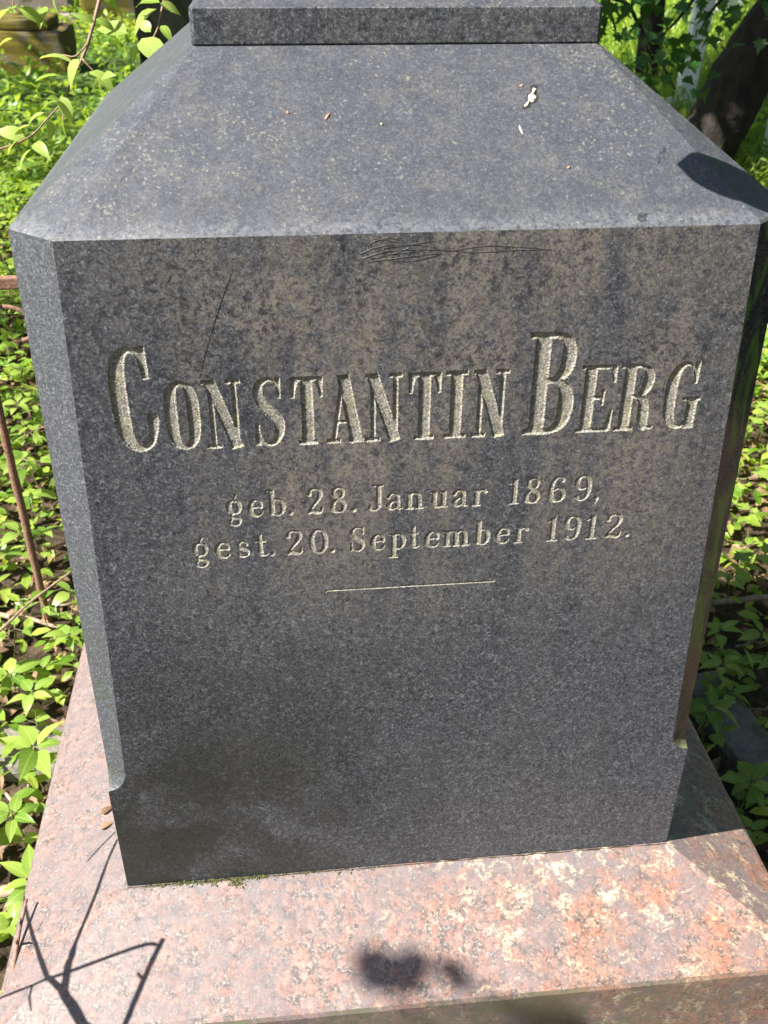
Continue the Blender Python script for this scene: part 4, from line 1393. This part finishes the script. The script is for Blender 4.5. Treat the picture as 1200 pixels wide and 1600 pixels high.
def graves():
    # black polished monument behind the left shoulder
    p = Vector((-1.02, 7.6, GZ))
    root = empty('black_gravestone', p)
    tag(root, 'black polished gravestone with a cap tinted blue for reflected sky, far behind the left shoulder', 'gravestone')
    def add(name, data, mat):
        V, Fc = data
        return link(name, mesh_from(name, [Vector(v) - p for v in V], Fc, mat), root)
    add('body', block(-1.12, -0.40, 7.55, 8.05, GZ, GZ + 0.56, 0.012), M['black'])
    add('cap', block(-1.05, -0.47, 7.60, 8.0, GZ + 0.5605, GZ + 0.96, 0.012), M['bluetop'])
    # mossy tomb slabs, front left
    p = on_z(50, 118, GZ)
    root = empty('tomb_slab', p)
    tag(root, 'low stepped tomb slab crusted with orange and green moss', 'tomb')
    def add2(name, data, mat):
        V, Fc = data
        return link(name, mesh_from(name, [Vector(v) - p for v in V], Fc, mat), root)
    add2('lower_block', block(p.x - 1.0, p.x + 0.27, p.y + 0.02, p.y + 0.55, GZ - 0.02, GZ + 0.30, 0.03, 0.0, 0.02, 3), M['moss'])
    add2('upper_slab', block(p.x - 0.9, p.x + 0.17, p.y + 0.06, p.y + 0.5, GZ + 0.3005, GZ + 0.37, 0.02, 0.0, 0.012, 3), M['moss'])
    p = on_z(170, 56, GZ)
    stone('mossy_block', block(p.x - 0.22, p.x + 0.40, p.y, p.y + 0.5, GZ - 0.02, GZ + 0.34, 0.03, 0.05, 0.02, 3), M['moss'], 'squat moss-covered stone block in front of the black gravestone', 'stone block', tuple(p))
    p = on_z(70, 42, GZ)
    stone('grave_pedestal', block(p.x - 0.46, p.x + 0.24, p.y, p.y + 0.6, GZ - 0.02, GZ + 0.52, 0.02, 0.1, 0.01, 2), M['rose'], 'pinkish grey grave pedestal at the far left', 'pedestal', tuple(p))
    p = on_z(95, 55, GZ)
    stone('grave_kerb', block(p.x - 0.55, p.x + 0.75, p.y, p.y + 0.14, GZ - 0.02, GZ + 0.17, 0.015, 0.02, 0.01, 3), M['rose'], 'long pale kerb in front of the far pedestal', 'kerb', tuple(p))
    p = on_z(10, 64, GZ)
    stone('dark_kerb', block(p.x - 0.4, p.x + 0.28, p.y, p.y + 0.3, GZ - 0.02, GZ + 0.13, 0.03, 0.0, 0.02, 3), M['kerb'], 'dark rough kerb stone at the far left edge', 'kerb', tuple(p))
    # white posts
    p = on_z(1062, 185, GZ)
    V, Fc = block(p.x - 0.055, p.x + 0.055, p.y - 0.04, p.y + 0.04, GZ - 0.05, GZ + 1.15, 0.01)
    V = [Vector((v.x + (v.z - GZ) * 0.06, v.y, v.z)) for v in V]
    root = empty('white_post', p)
    tag(root, 'pale white post behind the maple leaves, between the two trunks', 'post')
    link('shaft', mesh_from('shaft', [v - p for v in V], Fc, M['white']), root)
    V, Fc = block(p.x - 0.085, p.x + 0.085, p.y - 0.07, p.y + 0.07, GZ - 0.05, GZ + 0.12, 0.012)
    link('foot', mesh_from('foot', [v - p for v in V], Fc, M['white']), root)
    p = on_z(1205, 262, GZ)
    stone('white_marker', block(p.x - 0.05, p.x + 0.12, p.y - 0.05, p.y + 0.05, GZ - 0.03, GZ + 0.30, 0.012, 0.1), M['white'], 'short pale grave marker at the right picture edge', 'grave marker', tuple(p))
    p = on_z(1130, 45, GZ)
    stone('white_marker', block(p.x - 0.14, p.x + 0.14, p.y - 0.05, p.y + 0.05, GZ - 0.03, GZ + 0.36, 0.012, 0.1), M['white'], 'small pale slab in the sun behind the leaning trunk', 'grave marker', tuple(p))


graves()


# ------------------------------------------------------------------ trees
def crown_mesh(name, centers, n, size, mat, seed):
    r = np.random.RandomState(seed)
    O = np.array(LF, float); k = len(O)
    P = []
    for (cx, cy, cz, rad), share in centers:
        m_ = int(n * share)
        # clumps
        nc = max(6, m_ // 40)
        cc = r.normal(0, 1, (nc, 3)); cc /= np.linalg.norm(cc, axis=1)[:, None] + 1e-6
        cc *= (r.uniform(0.25, 1.0, nc) ** 0.5)[:, None] * rad
        cc[:, 2] *= 0.6
        which = r.randint(0, nc, m_)
        pts = cc[which] + r.normal(0, rad * 0.12, (m_, 3))
        P.append(pts + np.array([cx, cy, cz]))
    P = np.concatenate(P); n = len(P)
    sz = r.uniform(size * .7, size * 1.3, n)
    A = r.normal(0, 1, (n, 3)); A /= np.linalg.norm(A, axis=1)[:, None]
    Bv = np.cross(A, r.normal(0, 1, (n, 3))); Bv /= np.linalg.norm(Bv, axis=1)[:, None]
    Cv = np.cross(A, Bv)
    V = P[:, None, :] + sz[:, None, None] * (O[None, :, 0:1] * A[:, None, :] + O[None, :, 1:2] * Bv[:, None, :] + O[None, :, 2:3] * Cv[:, None, :])
    return V.reshape(-1, 3), k


def tree(base, path, radii, centers, n, size, label, seed, mat='leaf_dark', limbs=()):
    root = empty('tree', base)
    tag(root, label, 'tree', 'trees of the surrounding wood' if 'surrounding' in label else None)  # the surrounding wood is unseen trees added to block sky
    b = Vector(base)
    r = random.Random(seed)
    pts = smooth_path(path, 8)
    V, Fc = tube_data([p - b for p in pts], [radii[0] + (radii[1] - radii[0]) * (i / (len(pts) - 1)) for i in range(len(pts))], 16, 0.06, r)
    parts = [(V, Fc)]
    for lp, lr0, lr1 in limbs:
        lq = smooth_path(lp, 4)
        parts.append(tube_data([p - b for p in lq], lerps(lr0, lr1, len(lq)), 8, 0.06, r))
    link('trunk', mesh_from('trunk', *join(parts), M['bark'], True), root)
    V, k = crown_mesh('crown', centers, n, size, None, seed)
    o = stuff_mesh('crown', V - np.array(list(b)), k, LFP, M[mat], None, None)
    o.parent = root
    return root


def vv(*a):
    return Vector(a)


b1 = on_z(1122, 262, GZ)
pA = at_depth(1112, 215, 4.75); pB = at_depth(1165, 110, 4.65); pC = at_depth(1250, -10, 4.5)
b1 = on_z(1090, 268, GZ)
d_ = (pC - pB)
tree(tuple(b1), [b1 - vv(0.1, 0, .15), pA, pB, pC, pC + d_ * 1.2, pC + d_ * 2.4 + vv(0.1, 0, .5), pC + d_ * 3.4 + vv(.2, .2, 1.6)], (0.150, 0.140),
     [((3.2, 5.8, 3.4, 1.5), .22), ((0.55, 3.8, 2.9, 0.95), .50), ((0.1, 5.1, 3.3, 1.15), .28)], 13000, 0.13,
     'dark tree trunk leaning right, behind the right shoulder of the gravestone', 31)
b2 = on_z(1012, 150, GZ)
tree(tuple(b2), [b2 - vv(0, 0, .1), b2 + vv(-.06, 0, .8), b2 + vv(.0, .1, 2), b2 + vv(-.3, 0, 3.4)], (0.085, 0.06),
     [((1.4, 6.2, 3.2, 1.3), .5), ((2.2, 8.4, 3.6, 1.6), .5)], 4200, 0.13,
     'slim dark tree trunk standing upright just right of the plinth', 32, limbs=[([b2 + vv(0, 0, 1.9), vv(1.6, 5.6, 2.6), vv(0.5, 4.8, 3.2)], .04, .02)])
tree((-5.6, 4.6, GZ), [vv(-5.6, 4.6, GZ - .1), vv(-5.5, 4.6, 1.5), vv(-5.2, 4.5, 3.6)], (0.14, 0.08), [((-5.0, 4.2, 4.2, 1.7), .5), ((-4.2, 6.4, 4.4, 1.4), .5)], 2200, 0.13,
     'tree standing far to the left outside the graveyard path', 33, 'leaf_low')
tree((3.2, 0.6, GZ), [vv(3.2, 0.6, GZ - .1), vv(3.1, .6, 1.4), vv(3.0, .7, 3.2)], (0.12, 0.07), [((2.1, 0.5, 1.0, 0.9), .35), ((2.6, 1.0, 2.2, 1.1), .35), ((3.6, 1.8, 3.2, 1.4), .3)], 7000, 0.12,  # added out of view to block low sky and reflect green
     'unseen bushy tree added right of the gravestone to block sky', 34)


tree((-4.4, 1.5, GZ), [vv(-4.4, 1.5, GZ - .1), vv(-4.3, 1.5, 1.5), vv(-4.0, 1.6, 3.0)], (0.11, 0.06), [((-3.6, 1.6, 2.9, 0.9), .5), ((-4.2, 2.6, 3.4, 1.2), .5)], 900, 0.10,
     'slender tree standing left of the iron fence', 35, 'leaf_low')
tree((0.9, 3.6, GZ), [vv(0.9, 3.6, GZ - .1), vv(0.7, 3.2, 1.6), vv(-.3, 2.2, 3.0)], (0.05, 0.03), [((-0.75, 1.95, 3.15, 0.8), 1.0)], 2200, 0.10,  # added so its unseen crown shades the hanging maple leaves
     'unseen young maple added behind the gravestone to shade the maple branch', 36)
for i_, (a_, d_) in enumerate([(-65, 15), (-38, 17), (-14, 20), (8, 19), (30, 16), (52, 13), (75, 11), (98, 10), (125, 11), (150, 13), (-150, 12), (-172, 14)]):  # ring of trees added out of view to block horizon sky
    tx_, ty_ = d_ * math.sin(math.radians(a_)), d_ * math.cos(math.radians(a_))
    tree((tx_, ty_, GZ), [vv(tx_, ty_, GZ - .1), vv(tx_ + .1, ty_, 2), vv(tx_, ty_ + .1, 5)], (0.2, 0.12), [((tx_, ty_, 3.2, 3.0), .5), ((tx_ * .95, ty_ * .95, 7.0, 3.6), .5)], 2600, 0.42,
         'tall unseen tree added to the surrounding wood to block sky', 50 + i_)


# maple branch hanging in the upper right, leaves one by one
def maple_branch():
    o0 = b2 + vv(0.05, -.05, 1.55)
    tree_root = [o for o in bpy.data.objects if o.name.startswith('tree') and o.type == 'EMPTY' and (o.location - b2).length < .01][0]
    r = random.Random(14)
    for bi, (pth, dep) in enumerate([([(960, -60), (985, 10), (1010, 60), (1040, 110), (1055, 140)], 3.6), ([(1120, -70), (1090, -10), (1060, 30), (1030, 60)], 3.4), ([(930, -40), (955, 20), (965, 60)], 3.7), ([(1200, -60), (1150, -20), (1110, 20), (1095, 50)], 3.5)]):
        pts = smooth_path([o0] + [at_depth(a, b, dep + r.uniform(-.1, .1)) for a, b in pth], 4)
        V, Fc = tube_data([p - b2 for p in pts], lerps(.012, .003, len(pts)), 5, 0.1, r)
        br = link('branch', mesh_from('branch', V, Fc, M['bark'], True), tree_root)
        nl = [62, 44, 30, 36][bi]
        for i in range(nl):
            p = pts[r.randint(6, len(pts) - 1)] + Vector((r.gauss(0, .08), r.gauss(0, .12), r.gauss(-.02, .07)))
            o = bpy.data.objects.new('leaf', r.choice(MAPLE)); COL.objects.link(o)
            d = Vector((r.uniform(-1, 1), r.uniform(-1, 1), r.uniform(-.9, 0.1)))
            orient(o, p - b2, d, (r.uniform(-.4, .4), r.uniform(-.6, .2), 1), r.uniform(.035, .065))
            o.parent = br


maple_branch()


# leafy branch hanging into the upper left corner
def hanging_branch():
    s = 2.4
    D0 = 1.25
    top = at_depth(170, -60, D0)
    root = empty('hanging_branch', top)
    tag(root, 'sunlit leafy branch hanging into the upper left corner', 'branch')
    r = random.Random(6)

    def twig(path, r0, r1, dd=0.0):
        pts = smooth_path([at_depth(a, b, D0 + dd + 0.0006 * i * 10) for i, (a, b) in enumerate(path)], 4)
        V, Fc = tube_data([p - top for p in pts], lerps(r0, r1, len(pts)), 6, 0.12, r)
        link('twig', mesh_from('twig', V, Fc, M['redtwig'], True), root)
    twig([(185, -150), (170, -60), (156, 0), (142, 54), (129, 92), (110, 129), (104, 158), (98, 190)], .0032, .0012)
    twig([(300, -160), (275, -70), (254, 12), (248, 42), (236, 66)], .0022, .0010, .04)
    twig([(136, 70), (118, 88), (98, 86), (70, 88)], .0012, .0008)
    twig([(129, 92), (148, 112), (160, 122)], .0012, .0008)
    twig([(-60, 230), (-10, 235), (45, 215), (75, 185), (98, 160)], .0018, .0010, .02)
    twig([(40, -60), (22, -10), (25, 15), (48, 22)], .0018, .0010, .02)
    L = [(72, 10, 60, 40, 45), (62, 92, 118, 84, 50), (124, 92, 102, 134, 48), (55, 128, 100, 112, 44), (140, 112, 180, 134, 46), (98, 160, 84, 152, 28), (96, 150, 112, 190, 38), (78, 186, 82, 218, 36), (100, 182, 102, 224, 38),
         (50, 232, 28, 262, 36), (54, 224, 72, 238, 28), (222, 60, 258, 96, 52), (250, 6, 284, 20, 44), (245, 14, 205, 38, 40), (214, 70, 205, 96, 34), (200, 52, 150, 40, 46), (250, 4, 208, -4, 40), (25, 12, -8, 22, 34), (84, -8, 90, 16, 30),
         (46, 196, 8, 212, 40), (40, 215, -6, 200, 36), (70, 176, 44, 190, 34), (30, 14, 74, 34, 52), (236, 50, 218, 30, 30), (160, 122, 176, 116, 26), (252, 40, 262, 52, 26), (92, 158, 66, 164, 34), (30, 218, 10, 240, 30), (150, 30, 182, 44, 34), (148, 34, 120, 20, 30),
         (16, -5, 44, -18, 34), (160, -10, 185, 12, 34), (20, 60, -10, 74, 36)]
    for i, (ax, ay, bx, by, ln) in enumerate(L):
        dep = D0 + (0.04 if ax > 190 else 0) + r.uniform(-.025, .025)
        a = at_depth(ax, ay, dep); b = at_depth(bx, by, dep + r.uniform(-.02, .02))
        d = (b - a)
        o = bpy.data.objects.new('leaf', BRL[i % 3]); COL.objects.link(o)
        up = Vector((r.uniform(-.9, .3), r.uniform(-1.0, .1), 0.9))
        orient(o, a - top, d, up, max(d.length * 1.05, 0.027))
        o.parent = root


hanging_branch()


# ------------------------------------------------------------------ branches beyond the frame whose shadows fall on the stone
def bare_branch():
    T0 = 0.27
    anchor = wash(130, 1600) + SUN * T0
    root_pt = anchor + Vector((-0.35, -0.05, -0.45))
    r = random.Random(12)
    def P(px, py, k=0.0):
        hip = 1383 + (203 - px) * (1630 - 1383) / 220.0
        f = wash_left(px, py) if py < hip else wash(px, py)
        return f + SUN * (T0 + k)
    parts = []
    def add(path, r0, r1, ks=0.0):
        pts = smooth_path(path, 4)
        parts.append(tube_data([p - root_pt for p in pts], lerps(r0 * 1.35, r1 * 1.3, len(pts)), 6, 0.15, r))
    add([root_pt, root_pt.lerp(P(190, 1700), .6), P(190, 1700), P(130, 1600), P(102, 1550), P(102, 1540)], .0045, .0030)
    add([P(102, 1548), P(75, 1525), P(52, 1460), P(35, 1392)], .0026, .0012)
    add([P(102, 1548), P(108, 1510), P(117, 1480), P(150, 1400), P(170, 1345), P(185, 1312)], .0026, .0013)
    add([P(-40, 1580), P(0, 1560), P(75, 1530), P(215, 1480), P(246, 1476)], .0011, .0016)
    add([P(170, 1660), P(197, 1600), P(220, 1545), P(240, 1500), P(257, 1467)], .0020, .0018)
    add([P(137, 1347), P(160, 1322), P(182, 1300)], .0007, .0009)
    add([P(52, 1540), P(50, 1580)], .0012, .0006)
    add([P(217, 1520), P(222, 1528)], .0010, .0014)
    add([P(60, 1455), P(68, 1440)], .0008, .0005)
    o = link('bare_branch', mesh_from('bare_branch', *join(parts), M['twig'], True), None, root_pt)
    tag(o, 'bare forked branch rising from the ground left of the base slab', 'branch')


bare_branch()


def shade_sprig(name, targets, t0, label, seed, leafset, start):
    """leafy sprig above the stone: targets are (px, py, size, surface)"""
    r = random.Random(seed)
    pos = [fn(px, py) + SUN * (t0 + r.uniform(-.03, .03)) for px, py, sz, fn, _ in targets]
    root = empty(name, pos[0])
    tag(root, label, 'branch')
    pts = smooth_path([pos[0] + Vector(start), pos[0] + Vector(start) * .4 + Vector((0, 0, .05))] + pos, 4)
    V, Fc = tube_data([p - pos[0] for p in pts], lerps(.004, .0012, len(pts)), 6, 0.1, r)
    link('twig', mesh_from('twig', V, Fc, M['redtwig'], True), root)
    for p, (px, py, sz, fn, dr) in zip(pos, targets):
        o = bpy.data.objects.new('leaf', r.choice(leafset)); COL.objects.link(o)
        d = Vector(dr)
        orient(o, p - pos[0] - d.normalized() * sz * .5, d, (SUN.x * .8 + r.uniform(-.3, .3), SUN.y * .8, 1), sz)
        o.parent = root


shade_sprig('leafy_sprig', [(1172, 283, 0.10, slope_pt, (1, -.34, -.02)), (1250, 300, 0.08, slope_pt, (1, -.2, 0))], 0.25, 'leafy sprig hanging above the right end of the sloping top', 3, [OVAL], (-.1, .35, .5))
shade_sprig('leafy_sprig', [(596, 1502, 0.062, wash, (1, .2, 0)), (640, 1528, 0.060, wash, (1, -.6, 0)), (615, 1518, 0.05, wash, (.3, .9, 0)), (655, 1505, 0.05, wash, (1, .5, 0)), (625, 1535, 0.05, wash, (-1, .3, 0)), (708, 1512, 0.042, wash, (1, .1, 0)), (720, 1530, 0.036, wash, (.2, .9, 0)),
                            (820, 1602, 0.085, wash, (1, .1, 0)), (780, 1612, 0.07, wash, (1, .3, 0)), (860, 1622, 0.08, wash, (1, -.3, 0)), (830, 1625, 0.08, wash, (-1, -.3, 0)), (575, 1512, 0.05, wash, (0, 1, 0)), (640, 1512, 0.07, wash, (.6, .6, 0)), (600, 1525, 0.06, wash, (1, 0, 0)), (715, 1520, 0.045, wash, (1, .6, 0)), (845, 1595, 0.08, wash, (1, .6, 0))], 2.3, 'leafy sprig arching high over the front of the base slab', 4, BRL, (-.5, -.4, .5))

# two small brown leaf shapes on the left wash beside the die
for k, (px, py, lab) in enumerate([(170, 1268, 'small brown leaf shape left of the die, the upper one'), (168, 1291, 'small brown leaf shape left of the die, the lower one')]):
    p = wash_left(px, py)
    me = leaf_mesh('brown_leaf', M['litter'], 0.5, 0.12, 0.3)
    o = bpy.data.objects.new('brown_leaf', me); COL.objects.link(o)
    orient(o, p + Vector((-.008, -.004, .0012)), (1, .5 - .2 * k, .35), (0, 0, 1), .017)
    tag(o, lab, 'dry leaf')
